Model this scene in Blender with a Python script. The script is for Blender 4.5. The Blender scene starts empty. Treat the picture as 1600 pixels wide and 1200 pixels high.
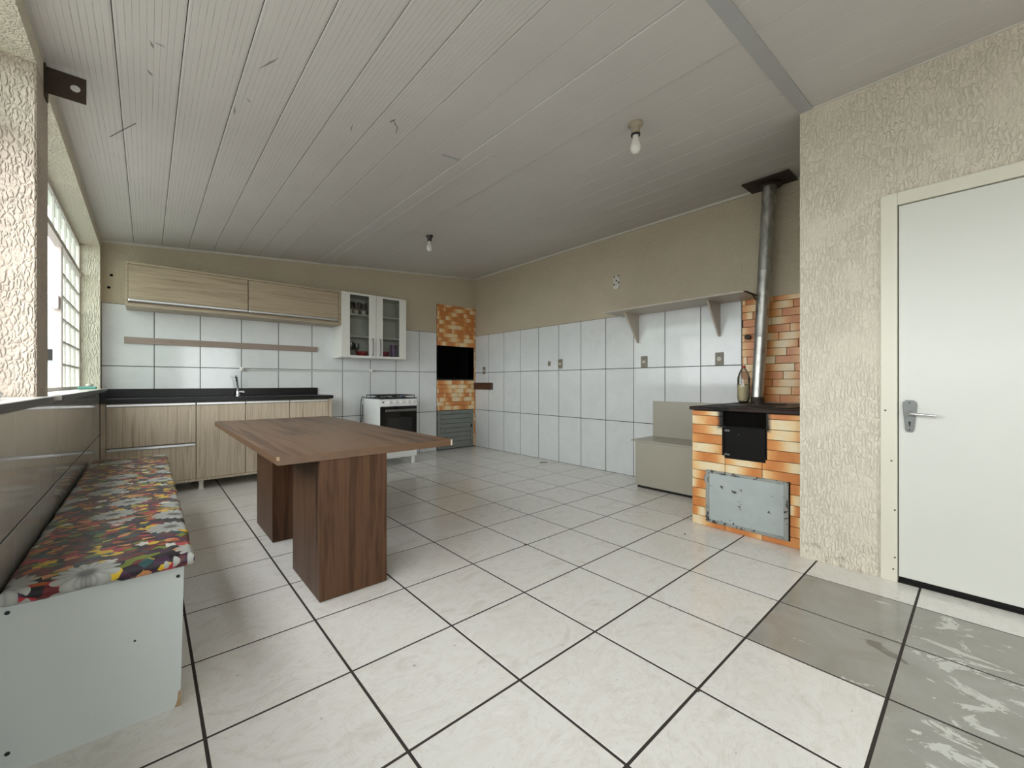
import bpy, bmesh, math, random
from mathutils import Vector, Matrix
random.seed(7)
PI = math.pi
S = bpy.context.scene
COL = S.collection

# ------------------------------------------------------------------ camera
F_PX, YAW, CAM_H, CY = 647.1, 0.7223, 1.111, 597.93
cam_d = bpy.data.cameras.new('camera')
cam_d.sensor_fit = 'HORIZONTAL'
cam_d.sensor_width = 36.0
cam_d.lens = 36.0 * F_PX / 1600.0
cam_d.shift_y = (CY - 600.0) / 1600.0
cam_d.clip_start = 0.02
cam = bpy.data.objects.new('camera', cam_d)
COL.objects.link(cam)
cam.location = (0, 0, CAM_H)
cam.rotation_euler = (PI / 2, 0, -YAW)
S.camera = cam

# ------------------------------------------------------------------ world, exposure
SKY = 5.0
w = bpy.data.worlds.new('world')
S.world = w
w.use_nodes = True
bg = w.node_tree.nodes['Background']
bg.inputs[0].default_value = (0.945, 0.978, 0.985, 1)
bg.inputs[1].default_value = SKY
S.view_settings.view_transform = 'Standard'
S.view_settings.look = 'None'
S.view_settings.exposure = 0.42
S.view_settings.gamma = 1.0
S.view_settings.use_curve_mapping = False
S.cycles.max_bounces = 10
S.cycles.diffuse_bounces = 6
S.cycles.glossy_bounces = 4
S.cycles.transparent_max_bounces = 12
S.cycles.caustics_reflective = False
S.cycles.caustics_refractive = False
S.cycles.sample_clamp_indirect = 6.0

# room planes
XL, XR, XD, YB, YC, YREAR = -0.349, 4.33, 3.137, 5.889, 0.771, -2.3
XDADO = -0.325
SILL = 1.052
SOFFIT = 2.455
def zc(x): return 2.579 + 0.0818 * x
PIL0, PIL1 = 2.63, 2.90       # pier between the two windows
WN0, WF1 = -1.3, 5.76         # near window start, far window end


def portal(name, loc, rot, sx, sy):
    d = bpy.data.lights.new(name, 'AREA')
    d.shape = 'RECTANGLE'
    d.size, d.size_y = sx, sy
    d.cycles.is_portal = True
    o = bpy.data.objects.new(name, d)
    COL.objects.link(o)
    o.location = loc
    o.rotation_euler = rot
portal('sky_portal_far', (-0.62, (PIL1 + WF1) / 2, (SILL + SOFFIT) / 2), (0, -PI / 2, 0), SOFFIT - SILL, WF1 - PIL1)
portal('sky_portal_near', (-0.62, (WN0 + PIL0) / 2, (SILL + SOFFIT) / 2), (0, -PI / 2, 0), SOFFIT - SILL, PIL0 - WN0)
portal('sky_portal_rear', (1.3, YREAR - 0.25, 1.1), (PI / 2, 0, 0), 1.2, 2.2)

# ------------------------------------------------------------------ material helpers
class NT:
    def __init__(s, name):
        s.m = bpy.data.materials.new(name)
        s.m.use_nodes = True
        s.t = s.m.node_tree
        s.n, s.l = s.t.nodes, s.t.links
        s.b = s.n['Principled BSDF']
    def add(s, typ, **kw):
        nd = s.n.new(typ)
        for k, v in kw.items(): setattr(nd, k, v)
        return nd
    def put(s, sock, v):
        if hasattr(v, 'is_output') or isinstance(v, bpy.types.NodeSocket): s.l.new(v, sock)
        else: sock.default_value = v
    def math(s, op, a, b=0.0, c=0.0, clamp=False):
        nd = s.add('ShaderNodeMath', operation=op, use_clamp=clamp)
        s.put(nd.inputs[0], a); s.put(nd.inputs[1], b); s.put(nd.inputs[2], c)
        return nd.outputs[0]
    def vmath(s, op, a, b=(0, 0, 0)):
        nd = s.add('ShaderNodeVectorMath', operation=op)
        s.put(nd.inputs[0], a); s.put(nd.inputs[1], b)
        return nd.outputs[0]
    def smooth(s, v, lo, hi):
        nd = s.add('ShaderNodeMapRange', interpolation_type='SMOOTHSTEP')
        s.put(nd.inputs[0], v); nd.inputs[1].default_value = lo; nd.inputs[2].default_value = hi
        return nd.outputs[0]
    def mix(s, f, a, b):
        nd = s.add('ShaderNodeMix', data_type='RGBA')
        s.put(nd.inputs[0], f)
        for i, v in ((6, a), (7, b)):
            if isinstance(v, tuple) and len(v) == 3: v = v + (1,)
            s.put(nd.inputs[i], v)
        return nd.outputs[2]
    def ramp(s, f, stops, interp='LINEAR'):
        nd = s.add('ShaderNodeValToRGB')
        nd.color_ramp.interpolation = interp
        e = nd.color_ramp.elements
        while len(e) < len(stops): e.new(0.5)
        for i, (p, c) in enumerate(stops):
            e[i].position = p
            e[i].color = c + (1,) if len(c) == 3 else c
        s.put(nd.inputs[0], f)
        return nd.outputs[0]
    def noise(s, vec, scale, detail=3, rough=0.5, dist=0.0):
        nd = s.add('ShaderNodeTexNoise')
        s.put(nd.inputs['Vector'], vec)
        nd.inputs['Scale'].default_value = scale
        nd.inputs['Detail'].default_value = detail
        nd.inputs['Roughness'].default_value = rough
        nd.inputs['Distortion'].default_value = dist
        return nd.outputs[0]
    def vor(s, vec, scale, feature='F1', rnd=1.0):
        nd = s.add('ShaderNodeTexVoronoi', feature=feature)
        s.put(nd.inputs['Vector'], vec)
        nd.inputs['Scale'].default_value = scale
        nd.inputs['Randomness'].default_value = rnd
        return nd
    def coord(s, kind='Object'):
        return s.add('ShaderNodeTexCoord').outputs[kind]
    def pos(s): return s.add('ShaderNodeNewGeometry').outputs['Position']
    def rnd(s): return s.add('ShaderNodeObjectInfo').outputs['Random']
    def scale(s, vec, sc):
        return s.vmath('MULTIPLY', vec, sc)
    def xyz(s, vec):
        nd = s.add('ShaderNodeSeparateXYZ'); s.put(nd.inputs[0], vec)
        return nd.outputs
    def comb(s, x, y, z):
        nd = s.add('ShaderNodeCombineXYZ')
        for i, v in enumerate((x, y, z)): s.put(nd.inputs[i], v)
        return nd.outputs[0]
    def bump(s, h, strength, dist=0.01):
        nd = s.add('ShaderNodeBump')
        s.put(nd.inputs['Height'], h)
        nd.inputs['Strength'].default_value = strength
        nd.inputs['Distance'].default_value = dist
        s.l.new(nd.outputs[0], s.b.inputs['Normal'])
    def out(s, col=None, rough=0.5, metal=0.0, spec=0.5, coat=0.0):
        if col is not None:
            if isinstance(col, tuple) and len(col) == 3: col = col + (1,)
            s.put(s.b.inputs['Base Color'], col)
        s.put(s.b.inputs['Roughness'], rough)
        s.b.inputs['Metallic'].default_value = metal
        s.b.inputs['Specular IOR Level'].default_value = spec
        if coat:
            s.b.inputs['Coat Weight'].default_value = coat
            s.b.inputs['Coat Roughness'].default_value = 0.05
        return s.m

def plain(name, col, rough=0.5, metal=0.0, var=0.06, vs=14.0, spec=0.5):
    k = NT(name)
    n = k.noise(k.coord(), vs, 4)
    lo = tuple(max(0, c * (1 - var)) for c in col)
    hi = tuple(min(1, c * (1 + var)) for c in col)
    return k.out(k.mix(n, lo, hi), rough, metal, spec)

M = {}
# plaster with a raised vertical worm texture
def plaster(name, col, strength, sx=70.0, zs=0.33):
    k = NT(name)
    p = k.pos()
    q = k.scale(p, (1.0, 1.0, zs))
    wn = k.add('ShaderNodeTexNoise'); k.put(wn.inputs['Vector'], p); wn.inputs['Scale'].default_value = sx * 0.35
    wv = k.scale(k.vmath('SUBTRACT', wn.outputs[1], (0.5, 0.5, 0.5)), (0.024, 0.024, 0.024))
    v = k.vor(k.vmath('ADD', q, wv), sx, 'DISTANCE_TO_EDGE')
    pil = k.smooth(v.outputs['Distance'], 0.0, 0.28)
    patch = k.smooth(k.noise(p, 3.5, 3), 0.32, 0.58)
    h = k.math('ADD', k.math('MULTIPLY', pil, k.math('ADD', 0.35, k.math('MULTIPLY', patch, 0.65))), k.math('MULTIPLY', k.noise(q, sx * 2.2, 3, 0.6), 0.5))
    k.bump(h, strength, 0.012)
    big = k.noise(p, 1.7, 4, 0.6)
    fine = k.noise(p, 60, 3)
    c = k.mix(big, tuple(x * 0.88 for x in col), tuple(min(1, x * 1.08) for x in col))
    # grime: scuffs close to the floor
    zz = k.xyz(p)[2]
    g = k.math('MULTIPLY', k.smooth(k.noise(p, 13, 5, 0.7), 0.56, 0.66), k.smooth(zz, 0.22, 0.03))
    c = k.mix(k.math('MULTIPLY', g, 0.55), c, (0.24, 0.19, 0.13))
    return k.out(k.mix(k.math('MULTIPLY', fine, 0.12), c, (0.3, 0.26, 0.18)), 0.75, 0, 0.25)
M['plaster'] = plaster('beige textured plaster', (0.56, 0.49, 0.375), 0.45)
M['plaster_rough'] = plaster('cream worm textured plaster', (0.74, 0.685, 0.57), 0.65, 62.0, 0.19)
M['plaster_pier'] = plaster('cream coarse pier plaster', (0.60, 0.52, 0.44), 0.75, 70.0, 0.34)
M['grout'] = plain('dark brown grout', (0.034, 0.026, 0.022), 0.8, var=0.4, vs=30)
M['grout_wall'] = plain('dark wall grout', (0.025, 0.023, 0.022), 0.8, var=0.3, vs=30)

def floor_tile_mat():
    k = NT('pale marbled floor tile')
    o = k.coord(); r = k.rnd()
    off = k.comb(k.math('MULTIPLY', r, 37.0), k.math('MULTIPLY', r, 91.0), 0.0)
    p = k.vmath('ADD', k.scale(o, (1.0, 1.6, 1)), off)
    a = k.noise(p, 3.6, 6, 0.62, 1.8)
    vein = k.math('ABSOLUTE', k.math('SUBTRACT', k.noise(p, 4.5, 5, 0.6, 2.6), 0.5))
    c = k.ramp(a, [(0.30, (0.70, 0.67, 0.62)), (0.47, (0.80, 0.785, 0.755)), (0.60, (0.76, 0.735, 0.69)), (0.75, (0.84, 0.83, 0.81))])
    c = k.mix(k.math('MULTIPLY', k.smooth(vein, 0.022, 0.0), 0.25), c, (0.52, 0.46, 0.40))
    c = k.mix(k.math('MULTIPLY', k.smooth(k.noise(k.pos(), 26, 2), 0.735, 0.76), 0.5), c, (0.3, 0.27, 0.24))
    ro = k.math('ADD', 0.10, k.math('MULTIPLY', k.noise(k.pos(), 6, 4), 0.16))
    return k.out(c, ro, 0, 0.5)
M['floor_tile'] = floor_tile_mat()
def wet_tile_mat():
    k = NT('worn grey floor tile with white residue')
    p = k.pos()
    a = k.noise(p, 3.5, 5, 0.6, 1.0)
    c = k.ramp(a, [(0.3, (0.29, 0.28, 0.24)), (0.7, (0.385, 0.375, 0.345))])
    x = k.xyz(p)
    n = k.noise(k.scale(p, (1.6, 1.0, 1)), 4.2, 6, 0.68, 1.4)
    near = k.smooth(x[1], 0.42, 0.05)
    m = k.smooth(k.math('ADD', n, k.math('MULTIPLY', near, 0.10)), 0.665, 0.70)
    c = k.mix(m, c, (0.62, 0.62, 0.58))
    d = k.smooth(k.noise(p, 5.5, 4, 0.6, 0.6), 0.66, 0.72)
    c = k.mix(k.math('MULTIPLY', d, 0.7), c, (0.12, 0.105, 0.08))
    return k.out(c, k.math('ADD', 0.16, k.math('MULTIPLY', m, 0.3)), 0, 0.5)
M['wet_tile'] = wet_tile_mat()
def wall_tile_mat(name, c0, c1):
    k = NT(name)
    o = k.coord(); r = k.rnd()
    p = k.vmath('ADD', o, k.comb(k.math('MULTIPLY', r, 53.0), k.math('MULTIPLY', r, 17.0), k.math('MULTIPLY', r, 29.0)))
    a = k.noise(p, 4.0, 5, 0.6, 0.8)
    c = k.mix(a, c0, c1)
    c = k.mix(k.math('MULTIPLY', k.smooth(k.noise(p, 9, 5, 0.7), 0.58, 0.75), 0.22), c, tuple(x * 0.72 for x in c0))
    k.bump(k.noise(k.pos(), 7, 2), 0.04, 0.01)
    return k.out(c, k.math('ADD', 0.055, k.math('MULTIPLY', a, 0.08)), 0, 0.5)
M['wall_tile'] = wall_tile_mat('glossy white wall tile', (0.60, 0.62, 0.63), (0.74, 0.755, 0.76))
M['dado_tile'] = wall_tile_mat('glossy grey dado tile', (0.37, 0.36, 0.335), (0.44, 0.43, 0.40))

def board_mat(name, ribbed):
    k = NT(name)
    p = k.pos(); x = k.xyz(p)
    st = k.noise(k.scale(p, (60, 1.2, 1)), 1.0, 3)
    dirt = k.noise(p, 1.3, 5, 0.65)
    c = k.mix(dirt, (0.53, 0.51, 0.49), (0.66, 0.645, 0.625))
    c = k.mix(k.math('MULTIPLY', st, 0.25), c, (0.44, 0.43, 0.42))
    if not ribbed: c = k.mix(1.0, c, k.scale(c, (0.955, 0.95, 0.945)))
    if ribbed:
        wv = k.math('PINGPONG', k.math('MULTIPLY', x[0], 1 / 0.0225), 0.5)
        gr = k.smooth(k.math('ADD', wv, k.math('MULTIPLY', k.noise(p, 12, 2), 0.06)), 0.08, 0.0)
        c = k.mix(k.math('MULTIPLY', gr, k.smooth(k.noise(k.scale(p, (30, 1.5, 1)), 2.0, 3), 0.35, 0.65)), c, (0.20, 0.19, 0.18))
        k.bump(k.math('MULTIPLY', gr, -1.0), 0.5, 0.004)
    return k.out(c, 0.42, 0, 0.4)
M['board_ribbed'] = board_mat('ribbed white ceiling lining', True)
M['board_smooth'] = board_mat('smooth white ceiling lining', False)
M['trim'] = plain('off white ceiling trim', (0.60, 0.58, 0.52), 0.5)
M['strip'] = plain('grey joint strip', (0.40, 0.405, 0.41), 0.45)

def wood_mat(name, cols, along, scale=1.0, rough=0.35, stripe=20.0, spec=0.4, lon=0.9):
    """stripes run along axis 'along' (0,1,2) of the object"""
    k = NT(name)
    o = k.coord(); r = k.rnd()
    sc = [stripe * scale] * 3
    sc[along] = lon * scale
    p = k.vmath('ADD', k.scale(o, tuple(sc)), k.comb(k.math('MULTIPLY', r, 71.0), k.math('MULTIPLY', r, 43.0), k.math('MULTIPLY', r, 19.0)))
    a = k.noise(p, 1.0, 4, 0.6, 0.35)
    sc2 = [stripe * 6 * scale] * 3
    sc2[along] = 2.0 * scale
    b = k.noise(k.scale(o, tuple(sc2)), 1.0, 3, 0.6)
    f = k.math('ADD', k.math('MULTIPLY', a, 0.8), k.math('MULTIPLY', b, 0.2))
    n = len(cols)
    c = k.ramp(f, [(0.30 + 0.4 * i / (n - 1), cc) for i, cc in enumerate(cols)])
    k.bump(b, 0.05, 0.002)
    return k.out(c, rough, 0, spec)
OAK = [(0.27, 0.20, 0.135), (0.46, 0.375, 0.275), (0.56, 0.475, 0.36), (0.40, 0.32, 0.235), (0.66, 0.585, 0.47)]
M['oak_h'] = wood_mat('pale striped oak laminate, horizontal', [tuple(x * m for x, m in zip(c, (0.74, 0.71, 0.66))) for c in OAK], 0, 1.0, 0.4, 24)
M['oak_v'] = wood_mat('pale striped oak laminate, vertical', OAK, 2, 1.0, 0.4, 26)
WAL = [(0.026, 0.013, 0.007), (0.078, 0.038, 0.020), (0.110, 0.055, 0.029), (0.058, 0.027, 0.014), (0.160, 0.088, 0.050)]
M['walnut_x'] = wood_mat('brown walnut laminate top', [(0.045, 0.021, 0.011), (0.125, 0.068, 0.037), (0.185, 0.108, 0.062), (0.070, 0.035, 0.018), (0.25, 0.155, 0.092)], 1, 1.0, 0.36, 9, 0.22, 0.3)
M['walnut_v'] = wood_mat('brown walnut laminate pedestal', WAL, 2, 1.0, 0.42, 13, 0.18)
M['walnut_edge'] = plain('walnut edge band', (0.135, 0.075, 0.040), 0.4, var=0.2, vs=20)
M['batten'] = wood_mat('grey brown batten wood', [(0.22, 0.165, 0.135), (0.30, 0.235, 0.195), (0.26, 0.20, 0.165)], 0, 1.0, 0.5, 30)
M['dark_wood'] = wood_mat('dark red brown wood', [(0.035, 0.014, 0.009), (0.075, 0.028, 0.017), (0.05, 0.02, 0.012)], 1, 1.0, 0.4, 40)
M['chip'] = plain('bare chipboard', (0.38, 0.27, 0.16), 0.9, var=0.3, vs=90)
M['pale_chip'] = plain('pale broken laminate', (0.62, 0.54, 0.42), 0.8, var=0.2, vs=60)
def granite():
    k = NT('black granite')
    n = k.noise(k.coord(), 260, 2)
    return k.out(k.ramp(n, [(0.55, (0.008, 0.008, 0.009)), (0.75, (0.03, 0.03, 0.032))]), 0.28, 0, 0.25)
M['granite'] = granite()
M['alu'] = plain('brushed aluminium', (0.66, 0.67, 0.68), 0.3, 0.85, 0.05, 40)
M['chrome'] = plain('chrome', (0.72, 0.73, 0.74), 0.12, 1.0, 0.02)
M['steel'] = plain('dull steel', (0.17, 0.175, 0.17), 0.42, 0.7, 0.1, 25)
M['white_lam'] = plain('white laminate', (0.70, 0.69, 0.65), 0.3, var=0.02)
M['white_enamel'] = plain('white enamel', (0.78, 0.79, 0.79), 0.18, var=0.02)
M['white_plastic'] = plain('white plastic', (0.72, 0.71, 0.67), 0.4, var=0.03)
M['black_glass'] = plain('black glass', (0.006, 0.006, 0.007), 0.06, var=0.0)
M['oven_window'] = plain('dark oven window glass', (0.018, 0.018, 0.018), 0.08, var=0.0)
M['black_iron'] = plain('black iron', (0.012, 0.012, 0.012), 0.45, 0.3, 0.2)
M['black_plastic'] = plain('black plastic', (0.008, 0.008, 0.008), 0.4, var=0.1)
M['soot'] = plain('soot', (0.004, 0.0035, 0.003), 0.95, var=0.3, spec=0.1)
M['greige'] = plain('greige laminate', (0.385, 0.365, 0.30), 0.35, var=0.025)
M['shelf_lam'] = plain('grey beige shelf laminate', (0.46, 0.41, 0.34), 0.45, var=0.06, vs=8)
M['gap'] = plain('dark shadow gap liner', (0.012, 0.011, 0.010), 0.9)
M['door_paint'] = plain('off white door paint', (0.66, 0.665, 0.62), 0.38, var=0.02, vs=5)
M['jamb_paint'] = plain('cream jamb paint', (0.70, 0.675, 0.575), 0.4, var=0.04, vs=6)
M['sill_stone'] = plain('pale sill stone', (0.64, 0.62, 0.58), 0.22, var=0.06, vs=10)
M['sill_edge'] = plain('dark sill edge', (0.05, 0.046, 0.042), 0.4, var=0.2, vs=40)
M['window_paint'] = plain('chalky white window steel', (0.62, 0.57, 0.53), 0.6, var=0.12, vs=30)
M['rust_dark'] = plain('dark rusted steel', (0.05, 0.035, 0.025), 0.7, 0.3, 0.3, 30)
M['bench_white'] = plain('pale blue white melamine', (0.57, 0.62, 0.612), 0.4, var=0.02)
M['screw'] = plain('blackened screw', (0.03, 0.035, 0.037), 0.5, 0.5)
M['plate_brown'] = plain('taupe outlet plate', (0.22, 0.195, 0.155), 0.45)
M['outlet_in'] = plain('pale outlet insert', (0.55, 0.52, 0.45), 0.4)
M['pvc'] = plain('pale pvc pipe', (0.62, 0.63, 0.60), 0.35)
M['bulb'] = plain('milky bulb glass', (0.74, 0.73, 0.68), 0.15, var=0.0)
M['socket_beige'] = plain('dirty beige porcelain socket', (0.36, 0.31, 0.23), 0.5, var=0.15)
M['teal'] = plain('teal sponge', (0.16, 0.42, 0.36), 0.85, var=0.15, vs=60)
M['pinkish'] = plain('pale soap', (0.60, 0.52, 0.46), 0.5)
M['red_plastic'] = plain('red plastic', (0.33, 0.02, 0.03), 0.35)
M['purple_plastic'] = plain('violet plastic', (0.20, 0.09, 0.24), 0.35)
M['wine_plastic'] = plain('wine red plastic', (0.22, 0.02, 0.055), 0.35)
M['lawn'] = plain('pale concrete yard', (0.31, 0.30, 0.28), 0.95, var=0.2, vs=3)
M['house'] = plain('pale render', (0.60, 0.68, 0.70), 0.8, var=0.04)

def glass_mat(name, tint, gloss, haze=0.0, hazecol=(0.8, 0.85, 0.8)):
    k = NT(name)
    tr = k.add('ShaderNodeBsdfTransparent'); tr.inputs[0].default_value = tint + (1,)
    gl = k.add('ShaderNodeBsdfGlossy'); gl.inputs['Roughness'].default_value = 0.03
    mx = k.add('ShaderNodeMixShader')
    fr = k.add('ShaderNodeFresnel'); fr.inputs[0].default_value = 1.45
    k.put(mx.inputs[0], k.math('MULTIPLY', fr.outputs[0], gloss, clamp=True))
    last = tr.outputs[0]
    if haze:
        df = k.add('ShaderNodeBsdfTranslucent'); df.inputs[0].default_value = hazecol + (1,)
        m2 = k.add('ShaderNodeMixShader'); m2.inputs[0].default_value = haze
        k.l.new(last, m2.inputs[1]); k.l.new(df.outputs[0], m2.inputs[2]); last = m2.outputs[0]
    k.l.new(last, mx.inputs[1]); k.l.new(gl.outputs[0], mx.inputs[2])
    k.l.new(mx.outputs[0], k.n['Material Output'].inputs[0])
    return k.m
M['pane'] = glass_mat('dusty window pane', (0.90, 0.95, 0.92), 0.30, 0.12)
M['door_glass'] = glass_mat('cupboard door glass', (0.93, 0.95, 0.93), 1.0)
M['clear_glass'] = glass_mat('clear drinking glass', (0.82, 0.84, 0.84), 2.2, 0.06)
M['pet'] = glass_mat('clear plastic bottle', (0.93, 0.92, 0.89), 1.4, 0.12, (0.8, 0.78, 0.72))
M['bottle_fill'] = plain('pale yellow grain', (0.74, 0.65, 0.42), 0.7, var=0.3, vs=60)

def brick_mat(name, axis, soot=False, shift=0.0):
    k = NT(name)
    g = k.xyz(k.coord('Generated'))[axis]
    o = k.coord(); r = k.rnd()
    r2 = k.math('FRACT', k.math('MULTIPLY', r, 17.31))
    r3 = k.math('FRACT', k.math('MULTIPLY', r, 61.7))
    ph = k.math('ADD', k.math('MULTIPLY', g, k.math('ADD', 0.35, k.math('MULTIPLY', r3, 0.45))), r)
    wv = k.math('SINE', k.math('MULTIPLY', ph, 2 * PI))
    n = k.noise(k.vmath('ADD', o, k.comb(r, r2, r3)), 14, 4)
    f = k.math('ADD', k.math('ADD', k.math('MULTIPLY', wv, 0.42), 0.28 + shift), k.math('ADD', k.math('MULTIPLY', n, 0.35), k.math('MULTIPLY', r2, 0.12)))
    c = k.ramp(f, [(0.05, (0.56, 0.205, 0.060)), (0.35, (0.68, 0.31, 0.105)), (0.62, (0.76, 0.50, 0.24)), (0.88, (0.78, 0.66, 0.44))])
    c = k.mix(k.math('MULTIPLY', k.smooth(k.noise(k.pos(), 40, 3), 0.66, 0.72), 0.35), c, (0.12, 0.07, 0.04))
    if soot:   # smoke stain around the fire mouth
        p = k.xyz(k.pos())
        dy = k.math('SUBTRACT', k.math('ABSOLUTE', k.math('SUBTRACT', p[1], 1.15)), 0.152)
        dz = k.math('SUBTRACT', k.math('ABSOLUTE', k.math('SUBTRACT', p[2], 0.845)), 0.055)
        d = k.math('MAXIMUM', dy, dz)
        d = k.math('ADD', d, k.math('MULTIPLY', k.math('SUBTRACT', k.noise(k.pos(), 22, 3), 0.5), 0.02))
        c = k.mix(k.smooth(d, 0.042, 0.006), c, (0.006, 0.005, 0.004))
    k.bump(n, 0.08, 0.003)
    return k.out(c, 0.32, 0, 0.45)
M['brick_x'] = brick_mat('orange cream brick tile, facing the room', 0, False, -0.13)
M['brick_y'] = brick_mat('orange cream brick tile, side wall', 1, False, -0.16)
M['stove_brick'] = brick_mat('orange cream brick tile, sooty', 1, True, -0.09)

def chipped(name, col, dark, thr, scale, ro=0.5, sp=0.4):
    k = NT(name)
    p = k.pos()
    n = k.noise(p, scale, 5, 0.65, 0.4)
    big = k.noise(p, 3.0, 3)
    f = k.smooth(k.math('ADD', n, k.math('MULTIPLY', k.math('SUBTRACT', big, 0.5), 0.25)), thr, thr + 0.02)
    c = k.mix(k.noise(p, 9, 5), tuple(x * 0.8 for x in col), tuple(min(1, x * 1.1) for x in col))
    return k.out(k.mix(f, c, dark), ro, 0.0, sp)
M['ash_paint'] = chipped('chipped pale blue grey paint', (0.40, 0.445, 0.44), (0.035, 0.03, 0.027), 0.635, 19)
M['ash_frame'] = chipped('grimy grey door frame', (0.30, 0.31, 0.29), (0.05, 0.045, 0.04), 0.57, 28)
M['shutter'] = chipped('grey green shutter paint', (0.20, 0.215, 0.20), (0.05, 0.05, 0.045), 0.68, 20)
M['furnace'] = chipped('scorched iron door', (0.006, 0.005, 0.005), (0.22, 0.22, 0.22), 0.67, 30, 0.6, 0.15)
M['hot_plate'] = chipped('scorched brown iron plate', (0.030, 0.017, 0.014), (0.006, 0.005, 0.005), 0.52, 5, 0.6, 0.25)
def flue_mat():
    k = NT('stained galvanised flue')
    p = k.pos()
    n = k.noise(k.scale(p, (4, 4, 1.2)), 5, 5, 0.65, 0.5)
    c = k.ramp(n, [(0.33, (0.24, 0.235, 0.215)), (0.55, (0.48, 0.475, 0.45)), (0.8, (0.60, 0.59, 0.56))])
    return k.out(c, k.math('ADD', 0.26, k.math('MULTIPLY', n, 0.2)), 0.9)
M['flue'] = flue_mat()

def fabric():
    k = NT('multicoloured floral oilcloth')
    p = k.pos()
    x = k.xyz(p)
    q = k.comb(x[0], x[1], k.math('MULTIPLY', x[2], 0.9))
    warp = k.scale(k.vmath('SUBTRACT', k.add('ShaderNodeTexNoise').outputs[1], (0.5, 0.5, 0.5)), (0.0, 0.0, 0.0))
    v = k.vor(k.scale(q, (0.8, 1.0, 1.0)), 40.0)
    cr = k.xyz(v.outputs['Color'])
    c = k.ramp(cr[0], [(0.0, (0.012, 0.008, 0.014)), (0.15, (0.13, 0.016, 0.020)), (0.27, (0.42, 0.10, 0.022)), (0.34, (0.05, 0.016, 0.045)),
                       (0.46, (0.68, 0.46, 0.025)), (0.54, (0.15, 0.20, 0.025)), (0.62, (0.10, 0.028, 0.03)), (0.71, (0.018, 0.08, 0.085)),
                       (0.79, (0.42, 0.03, 0.05)), (0.86, (0.016, 0.01, 0.02)), (0.94, (0.60, 0.26, 0.10))], 'CONSTANT')
    # small white petals
    v4 = k.vor(k.scale(q, (1.0, 1.0, 1.0)), 13.0)
    rel4 = k.vmath('SUBTRACT', q, v4.outputs['Position'])
    r4 = k.xyz(rel4)
    a4 = k.math('ARCTAN2', r4[1], r4[0])
    rad4 = k.math('SQRT', k.math('ADD', k.math('MULTIPLY', r4[0], r4[0]), k.math('MULTIPLY', r4[1], r4[1])))
    lim4 = k.math('MULTIPLY', 0.021, k.math('ADD', 0.62, k.math('MULTIPLY', k.math('ABSOLUTE', k.math('SINE', k.math('MULTIPLY', a4, 2.5))), 0.5)))
    on4 = k.math('MULTIPLY', k.math('LESS_THAN', rad4, lim4), k.math('GREATER_THAN', k.xyz(v4.outputs['Color'])[0], 0.74))
    c = k.mix(on4, c, k.mix(k.math('GREATER_THAN', k.xyz(v4.outputs['Color'])[1], 0.5), (0.62, 0.62, 0.56), (0.66, 0.43, 0.03)))
    # large pale flowers
    sc = 4.4
    v3 = k.vor(q, sc, 'F1', 0.75)
    rel = k.xyz(k.vmath('SUBTRACT', q, v3.outputs['Position']))
    ang = k.math('ARCTAN2', rel[1], rel[0])
    rad = k.math('SQRT', k.math('ADD', k.math('MULTIPLY', rel[0], rel[0]), k.math('MULTIPLY', rel[1], rel[1])))
    pet = k.math('ABSOLUTE', k.math('SINE', k.math('MULTIPLY', ang, 8.0)))
    big = k.math('GREATER_THAN', k.xyz(v3.outputs['Color'])[0], 0.38)
    lim = k.math('MULTIPLY', 0.078, k.math('ADD', 0.74, k.math('MULTIPLY', pet, 0.26)))
    on = k.math('MULTIPLY', k.math('LESS_THAN', rad, lim), big)
    lines = k.math('ADD', 0.6, k.math('MULTIPLY', pet, 0.4))
    cen = k.smooth(rad, 0.012, 0.034)
    white = k.mix(k.math('MULTIPLY', lines, cen), (0.12, 0.12, 0.115), (0.42, 0.44, 0.41))
    c = k.mix(on, c, white)
    k.bump(k.noise(p, 260, 2), 0.08, 0.002)
    return k.out(c, 0.36, 0, 0.5)
M['fabric'] = fabric()
def mug_print():
    k = NT('brown and cream mug print')
    o = k.coord()
    v = k.vor(k.scale(o, (1, 1, 0.6)), 24)
    f = k.math('GREATER_THAN', k.xyz(v.outputs['Color'])[0], 0.5)
    return k.out(k.mix(f, (0.05, 0.022, 0.012), (0.60, 0.56, 0.50)), 0.3)
M['mug'] = mug_print()

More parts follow.
